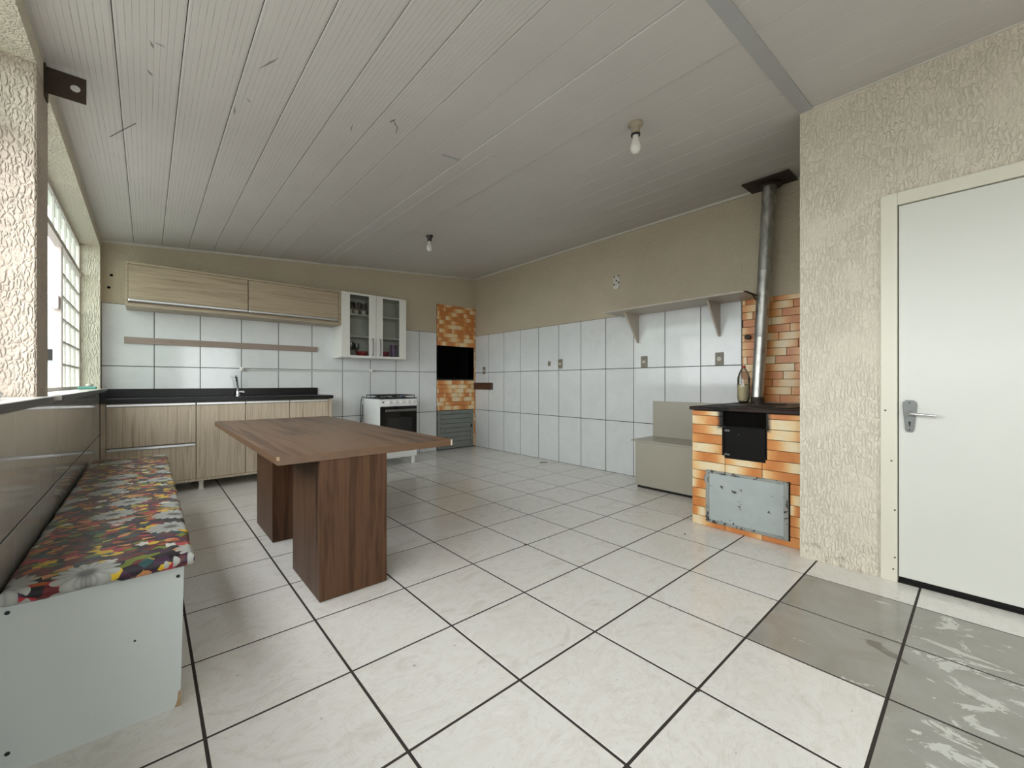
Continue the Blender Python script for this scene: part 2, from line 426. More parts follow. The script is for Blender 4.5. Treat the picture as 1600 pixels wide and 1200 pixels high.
# ------------------------------------------------------------------ mesh helpers
WO = {}          # world origin of every object
class G:
    """collects shapes in world coordinates; build() links them as one object"""
    def __init__(s): s.v, s.f, s.sm = [], [], []
    def raw(s, vs, fs, smooth=False):
        b = len(s.v)
        s.v += [Vector(v) for v in vs]
        s.f += [tuple(b + i for i in f) for f in fs]
        s.sm += [smooth] * len(fs)
        return s
    def box(s, x0, x1, y0, y1, z0, z1, bev=0.0, seg=1):
        if x0 > x1: x0, x1 = x1, x0
        if y0 > y1: y0, y1 = y1, y0
        if z0 > z1: z0, z1 = z1, z0
        vs = [(x, y, z) for x in (x0, x1) for y in (y0, y1) for z in (z0, z1)]
        fs = [(0, 1, 3, 2), (4, 6, 7, 5), (0, 4, 5, 1), (2, 3, 7, 6), (0, 2, 6, 4), (1, 5, 7, 3)]
        if not bev: return s.raw(vs, fs)
        bev = min(bev, 0.49 * min(x1 - x0, y1 - y0, z1 - z0))
        bm = bmesh.new()
        bv = [bm.verts.new(v) for v in vs]
        for f in fs: bm.faces.new([bv[i] for i in f])
        bmesh.ops.bevel(bm, geom=bm.edges[:], offset=bev, segments=seg, affect='EDGES', profile=0.5)
        bm.verts.index_update()
        s.raw([v.co.copy() for v in bm.verts], [[v.index for v in f.verts] for f in bm.faces], seg > 1)
        bm.free()
        return s
    def prism(s, pts, axis, a0, a1):
        """polygon pts (2-D, in the other two axes in xyz order) extruded along axis"""
        def P(p, a):
            q = list(p); q.insert(axis, a); return q
        n = len(pts)
        vs = [P(p, a0) for p in pts] + [P(p, a1) for p in pts]
        fs = [tuple(range(n - 1, -1, -1)), tuple(range(n, 2 * n))]
        fs += [(i, (i + 1) % n, n + (i + 1) % n, n + i) for i in range(n)]
        return s.raw(vs, fs)
    def lathe(s, prof, c=(0, 0, 0), seg=20, axis='Z', lobes=0, amp=0.0, lob_z=None):
        vs, fs = [], []
        for j, (r, z) in enumerate(prof):
            for i in range(seg):
                a = 2 * PI * i / seg
                rr = r
                if lobes and lob_z and z < lob_z: rr = r * (1 - amp * (0.5 + 0.5 * math.cos(lobes * a)))
                p = (rr * math.cos(a), rr * math.sin(a), z)
                if axis == 'Y': p = (p[0], p[2], p[1])
                if axis == '-Y': p = (p[0], -p[2], p[1])
                if axis == 'X': p = (p[2], p[0], p[1])
                vs.append((p[0] + c[0], p[1] + c[1], p[2] + c[2]))
        for j in range(len(prof) - 1):
            for i in range(seg):
                k = (i + 1) % seg
                fs.append((j * seg + i, j * seg + k, (j + 1) * seg + k, (j + 1) * seg + i))
        fs.append(tuple(range(seg - 1, -1, -1)))
        fs.append(tuple((len(prof) - 1) * seg + i for i in range(seg)))
        return s.raw(vs, fs, True)
    def tube(s, pts, r, seg=10):
        pts = [Vector(p) for p in pts]
        rs = r if isinstance(r, (list, tuple)) else [r] * len(pts)
        vs, fs = [], []
        up = None
        for j, p in enumerate(pts):
            d = (pts[min(j + 1, len(pts) - 1)] - pts[max(j - 1, 0)]).normalized()
            if up is None:
                up = Vector((0, 0, 1)) if abs(d.z) < 0.9 else Vector((1, 0, 0))
            a = d.cross(up).normalized()
            b = a.cross(d).normalized()
            up = b
            for i in range(seg):
                t = 2 * PI * i / seg
                vs.append(p + a * rs[j] * math.cos(t) + b * rs[j] * math.sin(t))
        for j in range(len(pts) - 1):
            for i in range(seg):
                k = (i + 1) % seg
                fs.append((j * seg + i, j * seg + k, (j + 1) * seg + k, (j + 1) * seg + i))
        fs.append(tuple(range(seg - 1, -1, -1)))
        fs.append(tuple((len(pts) - 1) * seg + i for i in range(seg)))
        return s.raw(vs, fs, True)
    def build(s, name, mat, parent=None, origin=None):
        if origin is None:
            lo = Vector([min(v[i] for v in s.v) for i in range(3)])
            hi = Vector([max(v[i] for v in s.v) for i in range(3)])
            origin = (lo + hi) / 2
        origin = Vector(origin)
        me = bpy.data.meshes.new(name)
        me.from_pydata([v - origin for v in s.v], [], s.f)
        me.polygons.foreach_set('use_smooth', s.sm)
        bm = bmesh.new(); bm.from_mesh(me)
        bmesh.ops.recalc_face_normals(bm, faces=bm.faces[:])
        bm.to_mesh(me); bm.free()
        if any(s.sm):
            try: me.set_sharp_from_angle(angle=math.radians(38))
            except Exception: pass
        me.materials.append(M[mat])
        o = bpy.data.objects.new(name, me)
        COL.objects.link(o)
        place(o, origin, parent)
        return o

def place(o, origin, parent):
    origin = Vector(origin)
    WO[o.name] = origin
    if parent is not None:
        o.parent = parent
        o.location = origin - WO[parent.name]
    else:
        o.location = origin
def tag(o, label=None, cat=None, group=None, kind=None):
    if label: o['label'] = label
    if cat: o['category'] = cat
    if group: o['group'] = group
    if kind: o['kind'] = kind
    return o
def thing(name, label, cat, loc, group=None):
    o = bpy.data.objects.new(name, None)
    o.empty_display_size = 0.1
    COL.objects.link(o)
    place(o, loc, None)
    return tag(o, label, cat, group)
def struct(g, name, mat, label=None, origin=None):
    o = g.build(name, mat, None, origin)
    o['kind'] = 'structure'
    if label: o['label'] = label
    return o
def copy_of(src, name, origin, parent):
    o = bpy.data.objects.new(name, src.data)
    COL.objects.link(o)
    place(o, origin, parent)
    return o
_cache = {}
def piece(name, mat, dims, centre, parent, bev=0.002):
    """small bevelled box that shares its mesh with alike pieces"""
    key = (name, mat, tuple(round(d, 4) for d in dims), bev)
    if key in _cache: return copy_of(_cache[key], name, centre, parent)
    a, b, c = (d / 2 for d in dims)
    o = G().box(-a, a, -b, b, -c, c, bev).build(name, mat, None, (0, 0, 0))
    place(o, centre, parent)
    _cache[key] = o
    return o

# ================================================================== STRUCTURE
# floor: dark grout bed with one tile per cell
floor = struct(G().box(XL - 0.25, XR + 0.25, YREAR - 0.25, YB + 0.7, -0.12, -0.0012), 'floor', 'grout', 'dark grout bed under pale floor tiles', (2, 2, 0))
GX0, GY0, PX, PY, J = -0.3193, 0.682, 0.455, 0.461, 0.0100
for i in range(-1, 11):
    for j in range(-7, 12):
        x0, x1 = GX0 + PX * i + J / 2, GX0 + PX * (i + 1) - J / 2
        y0, y1 = GY0 + PY * j + J / 2, GY0 + PY * (j + 1) - J / 2
        x0, x1, y0, y1 = max(x0, XL), min(x1, XR), max(y0, YREAR), min(y1, YB)
        if (y0 + y1) / 2 < YC - 0.05: x1 = min(x1, XD + (0.0 if not -0.5 < (y0 + y1) / 2 < 0.38 else 0.06))
        if x1 - x0 < 0.02 or y1 - y0 < 0.02: continue
        if x0 > 3.3 and y1 < 1.6 and x0 > 3.6: continue
        grey = (i in (5, 6) and j in (-1, -2, -3)) or (i == 4 and j in (-2, -3))
        piece('floor_tile', 'wet_tile' if grey else 'floor_tile', (x1 - x0, y1 - y0, 0.010), ((x0 + x1) / 2, (y0 + y1) / 2, -0.005), floor, 0.0008)

# barbecue opening in the back wall
BX0, BX1, BZ0, BZ1 = 3.556, 4.296, 1.176, 1.756
g = G()
yb = YB + 0.006
g.box(XL - 0.2, BX0, yb, yb + 0.16, 0, 3.1)
g.box(BX1, XR + 0.2, yb, yb + 0.16, 0, 3.1)
g.box(BX0, BX1, yb, yb + 0.16, 0, BZ0)
g.box(BX0, BX1, yb, yb + 0.16, BZ1, 3.1)
wall_back = struct(g, 'wall_back', 'plaster', 'beige plastered back wall above white tiles', (2, YB, 0))
wall_right = struct(G().box(XR + 0.006, XR + 0.16, YC - 0.15, YB + 0.17, 0, 3.1), 'wall_right', 'plaster', 'beige textured right wall above white tiles', (XR, 3, 0))
TW, TH, TJ = 0.3967, 0.6415, 0.0075
TTOP = 3 * TH
# back wall tiles
G().box(XL, BX0 - 0.008, YB - 0.0018, YB + 0.0065, 0, TTOP).build('grout_bed', 'grout_wall', wall_back)
G().box(XR - 0.0018, XR + 0.0065, 1.541, YB, 0, TTOP).build('grout_bed', 'grout_wall', wall_right)
cols = [XL] + [0.058 + TW * k for k in range(0, 9)] + [BX0 - 0.008]
cols[9] = 0.058 + TW * 8
for a, b in zip(cols[:-1], cols[1:]):
    for r in range(3):
        x0, x1 = a + TJ / 2, b - TJ / 2
        if x1 - x0 < 0.03: continue
        piece('wall_tile', 'wall_tile', (x1 - x0, 0.008, TH - TJ), ((x0 + x1) / 2, YB + 0.001, r * TH + TH / 2), wall_back, 0.0008)
ys = [1.541 + TW * k for k in range(0, 11)] + [YB]
for a, b in zip(ys[:-1], ys[1:]):
    for r in range(3):
        y0, y1 = a + TJ / 2, b - TJ / 2
        piece('wall_tile', 'wall_tile', (0.008, y1 - y0, TH - TJ), (XR + 0.001, (y0 + y1) / 2, r * TH + TH / 2), wall_right, 0.0008)

# left wall: dado, lintel, piers round the two windows
g = G()
XO = -0.56
g.box(XO, XDADO - 0.006, YREAR, YB + 0.16, 0, SILL - 0.026)
g.box(XO, XL, YREAR, YB + 0.16, SOFFIT, 3.0)
g.box(XO, XL, WF1, YB + 0.16, SILL - 0.03, SOFFIT + 0.01)
g.box(XO, XL, YREAR, WN0, SILL - 0.03, SOFFIT + 0.01)
wall_left = struct(g, 'wall_left', 'plaster_rough', 'cream plastered window wall with tiled lower part', (XL, 2, 0))
g = G().box(XO, XL, PIL0, PIL1, SILL - 0.03, SOFFIT + 0.005, 0.006)
g.build('pier', 'plaster_pier', wall_left)
G().box(XDADO - 0.0095, XDADO - 0.0022, 0.86 - 0.41 * 7, YB, 0, SILL - 0.026).build('grout_bed', 'grout_wall', wall_left)
for zlo, zhi in ((0.0, 0.635), (0.635, SILL - 0.026)):
    y = 0.86 - 0.41 * 7
    while y < YB - 0.05:
        y1 = min(y + 0.41, YB)
        piece('dado_tile', 'dado_tile', (0.008, y1 - y - 0.0015, zhi - zlo - TJ), (XDADO - 0.004, (y + y1) / 2, (zlo + zhi) / 2), wall_left, 0.0006)
        y = y1
G().box(XO + 0.02, XDADO + 0.022, WN0 - 0.02, PIL0, SILL - 0.026, SILL, 0.004).build('window_sill', 'sill_stone', wall_left)
G().box(XO + 0.02, XDADO + 0.022, PIL1, YB - 0.02, SILL - 0.026, SILL, 0.004).build('window_sill', 'sill_stone', wall_left)
G().box(XO + 0.02, XDADO + 0.010, PIL0, PIL1, SILL - 0.026, SILL - 0.002, 0.004).build('window_sill', 'sill_stone', wall_left)

for a, b in ((WN0 - 0.02, PIL0 - 0.002), (PIL1, YB - 0.58)):
    G().box(XDADO + 0.0215, XDADO + 0.026, a, b, SILL - 0.028, SILL - 0.001).build('sill_edge', 'sill_edge', wall_left)
# wall with the door, and its return beside the stove
DY1, DY0 = 0.307, -0.52          # leaf
FY1, FY0 = 0.382, -0.595         # frame outer
FT, LT = 2.168, 2.094
g = G()
g.box(XD, XD + 0.16, FY1, YC, 0, 3.1)
g.box(XD, XD + 0.16, FY0, FY1, FT, 3.1)
g.box(XD, XD + 0.16, YREAR, FY0, 0, 3.1)
g.box(XD + 0.159, XR + 0.16, YC - 0.15, YC, 0, 3.1)
wall_door = struct(g, 'wall_door', 'plaster_rough', 'cream textured plaster wall round the white door', (XD, 0, 0))
# rear wall behind the camera, with a wide open doorway
g = G()
g.box(XO, 0.7, YREAR - 0.16, YREAR, 0, 3.0)
g.box(1.9, XD + 0.16, YREAR - 0.16, YREAR, 0, 3.0)
g.box(0.7, 1.9, YREAR - 0.16, YREAR, 2.2, 3.0)
struct(g, 'wall_rear', 'plaster', 'beige wall behind the viewer with an open doorway', (1, YREAR, 0))

# ceiling: sloping roof slab with lining boards under it
g = G()
xs = (XL - 0.25, XR + 0.25)
g.prism([(xs[0], zc(xs[0]) + 0.012), (xs[1], zc(xs[1]) + 0.012), (xs[1], zc(xs[1]) + 0.2), (xs[0], zc(xs[0]) + 0.2)], 1, YREAR - 0.2, YB + 0.8)
ceiling = struct(g, 'ceiling', 'gap', 'sloping ceiling lined with white boards', (2, 2, 2.7))
BP = 0.2247
def board(x0, x1, y0, y1, drop, mat):
    j = 0.0016 if mat == 'board_ribbed' else 0.0006
    zs = [zc(x) - drop for x in (x0 + j, x1 - j)]
    e = 0.004
    pts = [(x0 + j, zs[0] + 0.012), (x0 + j, zs[0] + 0.002), (x0 + j + e, zs[0] + 0.0003), (x1 - j - e, zs[1] - 0.0003), (x1 - j, zs[1] + 0.002), (x1 - j, zs[1] + 0.012)]
    return G().prism(pts, 1, y0, y1)
SY0, SY1 = 0.700, 0.768
bx = [-0.329 - 0.0] + [-0.104 + BP * k for k in range(0, 20)]
bx[0] = XL - 0.01
for k in range(len(bx)):
    x0 = bx[k]
    x1 = bx[k + 1] if k + 1 < len(bx) else XR + 0.02
    x1 = min(x1, XR + 0.02)
    if x1 - x0 < 0.03: continue
    mat = 'board_ribbed' if x0 < 1.1 else 'board_smooth'
    for a, b in ((YREAR, SY0 + 0.004), (SY1 - 0.004, YB + 0.01)):
        if b < 1 and x0 > XD: continue
        dr = 0.0
        if b > 1 and 1.80 < (x0 + x1) / 2 < 2.1: dr = 0.007
        board(x0, x1, a, b, dr, mat).build('ceiling_board', mat, ceiling)
# joint strip across the boards
def slope_bar(x0, x1, y0, y1, drop, th):
    return G().prism([(x0, zc(x0) - drop), (x1, zc(x1) - drop), (x1, zc(x1) - drop + th), (x0, zc(x0) - drop + th)], 1, y0, y1)
slope_bar(XL, XD + 0.02, SY0, SY1, 0.008, 0.012).build('joint_strip', 'strip', ceiling)
slope_bar(1.545, 1.695, 2.484, 2.500, 0.006, 0.008).build('joint_strip', 'strip', ceiling)
# tilted cover board hanging a little below the lining
g = G().prism([(1.812, zc(1.812) - 0.011), (2.00, zc(2.00) - 0.004), (2.00, zc(2.00) + 0.004), (1.812, zc(1.812) + 0.004)], 1, 2.30, YB)
g.build('cover_board', 'board_smooth', ceiling)
# trims where walls and ceiling meet
g = slope_bar(XL, XR, YB - 0.018, YB + 0.006, 0.022, 0.024)
struct(g, 'trim_1', 'trim', 'thin pale trim between back wall and ceiling')
g = G().prism([(XR - 0.018, zc(XR) - 0.024), (XR + 0.006, zc(XR) - 0.024), (XR + 0.006, zc(XR) + 0.004), (XR - 0.018, zc(XR) + 0.004)], 1, YC, YB - 0.018)
struct(g, 'trim_2', 'trim', 'thin pale trim between right wall and ceiling')
g = G().prism([(XD - 0.008, zc(XD) - 0.010), (XD + 0.002, zc(XD) - 0.010), (XD + 0.002, zc(XD) + 0.003), (XD - 0.008, zc(XD) + 0.003)], 1, YREAR, YC)
struct(g, 'trim_3', 'trim', 'thin pale trim between door wall and ceiling')

# door_1: frame, leaf, handle set
door = bpy.data.objects.new('door_1', None); COL.objects.link(door); place(door, (XD, 0, 0), None)
tag(door, 'flush off white door in a cream frame', None, None, 'structure')
g = G()
for a, b in ((DY1 + 0.004, FY1), (FY0, DY0 - 0.004)):
    g.box(XD - 0.012, XD + 0.10, a, b, 0, FT, 0.003)
g.box(XD - 0.012, XD + 0.10, DY0 - 0.004, DY1 + 0.004, LT + 0.004, FT, 0.003)
g.build('door_frame', 'jamb_paint', door)
leaf = G().box(XD + 0.002, XD + 0.037, DY0, DY1, 0.034, LT, 0.0025).build('door_leaf', 'door_paint', door)
G().box(XD + 0.04, XD + 0.10, FY0, FY1, 0.0, LT + 0.004).build('rebate', 'gap', door)
G().box(XD + 0.005, XD + 0.10, DY0, DY1, -0.003, 0.003).build('threshold', 'gap', door)
hy = 0.262
pts = []
for (dy, z) in ((-0.027, 1.005), (-0.030, 0.985), (-0.018, 0.853), (-0.012, 0.840), (0.012, 0.840), (0.018, 0.853), (0.030, 0.985), (0.027, 1.005), (0.013, 1.015), (-0.013, 1.015)):
    pts.append((hy + dy, z))
hp = G().prism(pts, 0, XD - 0.005, XD + 0.003).build('handle_plate', 'steel', leaf)
G().lathe([(0.012, 0), (0.012, 0.03)], (XD - 0.034, hy, 0.943), 14, 'X').build('handle_neck', 'steel', leaf)
G().tube([(XD - 0.030, hy + 0.004, 0.944), (XD - 0.045, hy - 0.012, 0.943), (XD - 0.047, hy - 0.045, 0.941), (XD - 0.047, hy - 0.105, 0.937)], [0.009, 0.0085, 0.0075, 0.007], 10).build('lever', 'chrome', leaf)
g = G().lathe([(0.006, 0), (0.006, 0.003)], (XD - 0.0066, hy, 0.893), 10, 'X')
g.box(XD - 0.0066, XD - 0.004, hy - 0.003, hy + 0.003, 0.872, 0.892)
g.build('keyhole', 'black_plastic', leaf)
for z in (1.001, 0.852):
    G().lathe([(0.004, 0), (0.004, 0.002)], (XD - 0.0066, hy, z), 8, 'X').build('screw', 'screw', leaf)

# windows
def window(name, y0, y1, label, nleft, yopen=None):
    """steel window: outer frame, transom bar, glazing bars and panes; optional open part"""
    wn = bpy.data.objects.new(name, None); COL.objects.link(wn); place(wn, (-0.5, (y0 + y1) / 2, SILL), None)
    tag(wn, label, None, None, 'structure')
    x0, x1 = -0.515, -0.487
    zt = 2.155
    g = G()
    g.box(x0, x1, y0, y0 + 0.03, SILL, SOFFIT); g.box(x0, x1, y1 - 0.03, y1, SILL, SOFFIT)
    g.box(x0, x1, y0, y1, SILL, SILL + 0.025); g.box(x0, x1, y0, y1, SOFFIT - 0.03, SOFFIT)
    g.build('window_frame', 'window_paint', wn)
    G().box(x0 - 0.006, x1 + 0.012, y0, y1, zt - 0.02, zt + 0.02).build('transom', 'window_paint', wn)
    n = max(2, round((y1 - y0) / 0.29))
    st = (y1 - y0 - 0.06) / n
    bars = [y0 + 0.03 + st * k for k in range(n + 1)]
    for b in bars[1:-1]:
        piece('glazing_bar', 'window_paint', (0.020, 0.016, SOFFIT - 0.03 - zt - 0.02), (-0.5, b, (SOFFIT - 0.03 + zt + 0.02) / 2), wn, 0)
    for a, b in zip(bars[:-1], bars[1:]):
        piece('pane', 'pane', (0.003, b - a - 0.016, SOFFIT - zt - 0.05), (-0.5, (a + b) / 2, (SOFFIT - 0.03 + zt + 0.02) / 2), wn, 0)
    rows = [SILL + 0.025 + (zt - 0.02 - SILL - 0.025) * k / 6 for k in range(7)]
    for a, b in zip(bars[:-1], bars[1:]):
        if yopen and yopen[0] < (a + b) / 2 < yopen[1]: continue
        if b < y1 - 0.05: piece('glazing_bar', 'window_paint', (0.020, 0.014, rows[-1] - rows[0]), (-0.5, b, (rows[0] + rows[-1]) / 2), wn, 0)
        for r in range(6):
            piece('pane', 'pane', (0.003, b - a - 0.014, rows[r + 1] - rows[r] - 0.012), (-0.5, (a + b) / 2, (rows[r] + rows[r + 1]) / 2), wn, 0)
            if r: piece('glazing_bar', 'window_paint', (0.020, b - a, 0.014), (-0.5, (a + b) / 2, rows[r]), wn, 0)
    return wn
w1 = window('window_1', PIL1, WF1, 'white steel window with small panes beyond the pier', 4, (3.0, 4.55))
G().box(-0.528, -0.480, 4.58, 4.62, SILL + 0.02, 2.14, 0.006).build('mullion', 'window_paint', w1)
G().box(-0.535, -0.492, 4.535, 4.58, 1.66, 1.76, 0.004).build('latch', 'window_paint', w1)
w2 = window('window_2', WN0, PIL0, 'white steel window beside the viewer', 4, (-9, 9))

# outside
ground = struct(G().box(-40, 40, -40, 40, -0.6, -0.5), 'ground', 'lawn', 'pale concrete yard outside the windows')
g = G().box(-6.0, -1.0, 9.0, 9.3, -0.5, 2.4)
hs = struct(g, 'wall_outside', 'house', 'pale blue wall of the yard outside')
G().box(-6.0, -1.0, 8.96, 9.0, 1.44, 1.60).build('dark_band', 'gap', hs)

def shrub(x, y, h, r, n, lab, seed):
    rr = random.Random(seed)
    t = thing('garden_shrub', lab, 'shrub', (x, y, -0.5), 'shrubs in the yard')
    g = G()
    for k in range(n):
        a = rr.uniform(0, 2 * PI); q = r * math.sqrt(rr.random()); z = rr.uniform(0.2, h)
        q *= 1 - 0.5 * abs(z / h - 0.5)
        c = Vector((x + q * math.cos(a), y + q * math.sin(a), z))
        d = Vector((rr.uniform(-1, 1), rr.uniform(-1, 1), rr.uniform(-0.8, 0.5))).normalized()
        u = d.cross(Vector((0.3, 0.2, 1))).normalized()
        L = rr.uniform(0.10, 0.20); W = L * 0.28
        m = c + d * L * 0.45 + Vector((0, 0, 0.012))
        g.raw([c, m + u * W, c + d * L, m - u * W], [(0, 1, 2), (0, 2, 3)])
    f = g.build('foliage', 'leaf', t); f['kind'] = 'stuff'
    g = G()
    for k in range(5):
        a = 2 * PI * k / 5
        g.tube([(x, y, -0.5), (x + 0.15 * r * math.cos(a), y + 0.15 * r * math.sin(a), h * 0.4), (x + 0.6 * r * math.cos(a), y + 0.6 * r * math.sin(a), h * 0.9)], [0.03, 0.02, 0.008], 6)
    g.build('stems', 'bark', t)
M['leaf'] = plain('green leaf', (0.10, 0.19, 0.05), 0.4, var=0.4, vs=5)
M['bark'] = plain('brown bark', (0.12, 0.09, 0.06), 0.9, var=0.3, vs=20)
shrub(-3.3, 6.9, 2.8, 0.9, 520, 'tall leafy shrub in the yard beyond the far window', 3)

# ================================================================== OBJECTS
# ---- base cabinet under the sink
CX0, CX1, CYF = -0.322, 1.722, 5.35
cab = thing('base_cabinet', 'striped pale oak base cabinet with drawers and doors under black worktop', 'cabinet', (0.7, 5.6, 0))
g = G()
g.box(CX0, CX0 + 0.035, CYF, YB - 0.02, 0.096, 0.915)
g.box(CX1 - 0.035, CX1, CYF, YB - 0.02, 0.096, 0.915)
g.box(CX0 + 0.035, CX1 - 0.035, CYF, YB - 0.02, 0.096, 0.122)
g.box(CX0 + 0.035, CX1 - 0.035, CYF + 0.03, YB - 0.02, 0.122, 0.915)
g.build('carcass', 'oak_v', cab)
def front(name, x0, x1, z0, z1, n_strip=1):
    d = G().box(x0 + 0.003, x1 - 0.003, CYF - 0.004, CYF + 0.016, z0 + 0.003, z1 - 0.030, 0.0015).build(name, 'oak_v', cab)
    G().box(x0 + 0.003, x1 - 0.003, CYF - 0.016, CYF + 0.014, z1 - 0.030, z1 - 0.004, 0.004).build('handle_strip', 'alu', d)
front('drawer', CX0 + 0.035, 0.378, 0.495, 0.912)
front('drawer', CX0 + 0.035, 0.378, 0.122, 0.495)
front('door', 0.378, 0.812, 0.122, 0.912)
front('door', 0.812, 1.250, 0.122, 0.912)
front('door', 1.250, CX1 - 0.037, 0.122, 0.912)
for x in (-0.15, 0.424, 1.02, 1.62):
    for y in (5.40, 5.78):
        G().lathe([(0.026, 0), (0.028, 0.008), (0.022, 0.014), (0.020, 0.06), (0.026, 0.096)], (x, y, 0), 14).build('foot', 'white_plastic', cab)

ct = thing('countertop', 'black granite worktop with upstand along the back wall', 'countertop', (0.7, 5.6, 0.917))
G().box(XDADO + 0.001, 1.737, 5.325, YB - 0.004, 0.917, 0.957, 0.003).build('slab', 'granite', ct)
G().box(XDADO + 0.001, 1.709, YB - 0.024, YB - 0.004, 0.957, 1.046, 0.002).build('upstand', 'granite', ct)
G().box(XDADO + 0.001, XDADO + 0.02, 5.325, YB - 0.024, 0.957, 1.024, 0.002).build('side_upstand', 'granite', ct)

fc = thing('faucet', 'chrome swan neck faucet on the black worktop', 'faucet', (0.835, 5.76, 0.957))
G().lathe([(0.026, 0), (0.026, 0.012), (0.018, 0.02), (0.017, 0.055), (0.012, 0.062)], (0.80, 5.78, 0.957), 16).build('body', 'chrome', fc)
G().tube([(0.80, 5.78, 1.01), (0.797, 5.775, 1.06), (0.788, 5.76, 1.13), (0.779, 5.74, 1.18), (0.772, 5.71, 1.188), (0.768, 5.69, 1.172)], [0.012, 0.012, 0.0115, 0.0115, 0.011, 0.011], 12).build('spout', 'chrome', fc)
G().tube([(0.80, 5.78, 1.0), (0.835, 5.77, 1.004), (0.862, 5.765, 0.998)], [0.013, 0.013, 0.017], 12).build('lever', 'chrome', fc)
G().box(0.768, 0.786, 5.735, 5.742, 1.13, 1.136).build('clip', 'black_plastic', fc)

# ---- wall cabinet
UX0, UX1, UZ0, UZ1, UY = -0.160, 1.905, 1.868, 2.305, 5.55
uc = thing('wall_cabinet', 'long striped oak wall cabinet above the sink', 'cabinet', (0.87, 5.72, UZ0))
g = G()
g.box(UX0, UX1, UY, YB - 0.004, UZ0, UZ0 + 0.028)
g.box(UX0, UX1, UY, YB - 0.004, UZ1 - 0.02, UZ1)
g.box(UX0, UX0 + 0.018, UY, YB - 0.004, UZ0 + 0.028, UZ1 - 0.02)
g.box(UX1 - 0.03, UX1, UY, YB - 0.004, UZ0 + 0.028, UZ1 - 0.02)
g.box(UX0 + 0.018, UX1 - 0.03, UY + 0.03, YB - 0.004, UZ0 + 0.028, UZ1 - 0.02)
g.build('carcass', 'oak_h', uc)
for a, b in ((UX0 + 0.018, 0.869), (0.869, UX1 - 0.03)):
    d = G().box(a + 0.004, b - 0.004, UY - 0.004, UY + 0.015, UZ0 + 0.075, UZ1 - 0.024, 0.002).build('flap_door', 'oak_h', uc)
    G().box(a + 0.004, b - 0.004, UY - 0.014, UY + 0.012, UZ0 + 0.046, UZ0 + 0.073, 0.005).build('handle_strip', 'alu', d)

# ---- white cupboard with glass doors
WX0, WX1, WZ0, WZ1, WY = 1.910, 2.835, 1.447, 2.315, 5.55
wc = thing('glass_door_cupboard', 'white wall cupboard with two glass doors above the stove', 'cupboard', ((WX0 + WX1) / 2, 5.72, WZ0))
g = G()
t = 0.016
g.box(WX0, WX0 + t, WY + 0.018, YB - 0.004, WZ0, WZ1); g.box(WX1 - t, WX1, WY + 0.018, YB - 0.004, WZ0, WZ1)
g.box(WX0 + t, WX1 - t, WY + 0.018, YB - 0.004, WZ0, WZ0 + t); g.box(WX0 + t, WX1 - t, WY + 0.018, YB - 0.004, WZ1 - t, WZ1)
g.box(WX0 + t, WX1 - t, YB - 0.012, YB - 0.004, WZ0 + t, WZ1 - t)
g.box(2.377, 2.393, WY + 0.02, YB - 0.012, WZ0 + t, WZ1 - t)
g.build('carcass', 'white_lam', wc)
SHZ = (1.735, 2.030)
for z in SHZ:
    G().box(WX0 + t, WX1 - t, WY + 0.020, YB - 0.012, z - 0.009, z + 0.009).build('shelf', 'white_lam', wc)
for a, b, ga, gb, hx in ((WX0, 2.382, 2.024, 2.283, 2.330), (2.388, WX1, 2.480, 2.729, 2.437)):
    g = G()
    g.box(a, ga, WY, WY + 0.018, WZ0, WZ1, 0.002); g.box(gb, b, WY, WY + 0.018, WZ0, WZ1, 0.002)
    g.box(ga, gb, WY, WY + 0.018, WZ0, WZ0 + 0.03); g.box(ga, gb, WY, WY + 0.018, WZ1 - 0.026, WZ1)
    d = g.build('door', 'white_lam', wc)
    G().box(ga - 0.003, gb + 0.003, WY + 0.008, WY + 0.012, WZ0 + 0.028, WZ1 - 0.024).build('pane', 'door_glass', d)
    G().tube([(hx, WY, 1.715), (hx, WY - 0.022, 1.705), (hx, WY - 0.026, 1.66), (hx, WY - 0.026, 1.54), (hx, WY - 0.022, 1.495), (hx, WY, 1.485)], 0.0075, 8).build('handle', 'steel', d)
# cupboard contents
mug0 = None
for k, (x, lab) in enumerate(((2.045, 'leftmost printed brown and cream tumbler on the top cupboard shelf'), (2.135, 'middle printed brown and cream tumbler on the top cupboard shelf'), (2.235, 'rightmost printed brown and cream tumbler on the top cupboard shelf'))):
    prof = [(0.030, 0), (0.034, 0.004), (0.043, 0.165), (0.040, 0.165), (0.030, 0.01)]
    if mug0 is None:
        o = mug0 = G().lathe(prof, (x, 5.63, SHZ[1] + 0.0095), 18).build('tumbler', 'mug')
    else:
        o = mug0.copy(); COL.objects.link(o); o.location.x = x
    tag(o, lab, 'tumbler', 'printed tumblers in the cupboard')
gl0 = None
for k, (x, y, lab) in enumerate(((2.068, 5.64, 'stemmed clear glass at the left of the bottom cupboard shelf'), (2.115, 5.74, 'stemmed clear glass behind the leftmost one in the cupboard'), (2.205, 5.80, 'stemmed clear glass behind the red bowl in the cupboard'))):
    prof = [(0.030, 0), (0.030, 0.003), (0.006, 0.010), (0.005, 0.085), (0.020, 0.10), (0.034, 0.14), (0.032, 0.20), (0.030, 0.20), (0.031, 0.14), (0.004, 0.105)]
    if gl0 is None:
        o = gl0 = G().lathe(prof, (x, y, WZ0 + t + 0.0005), 16).build('wine_glass', 'clear_glass')
    else:
        o = gl0.copy(); COL.objects.link(o); o.location.x = x; o.location.y = y
    tag(o, lab, 'glass', 'stemmed glasses in the cupboard')
bowlp = [(0.035, 0), (0.05, 0.006), (0.075, 0.05), (0.080, 0.075), (0.076, 0.075), (0.070, 0.05), (0.04, 0.012)]
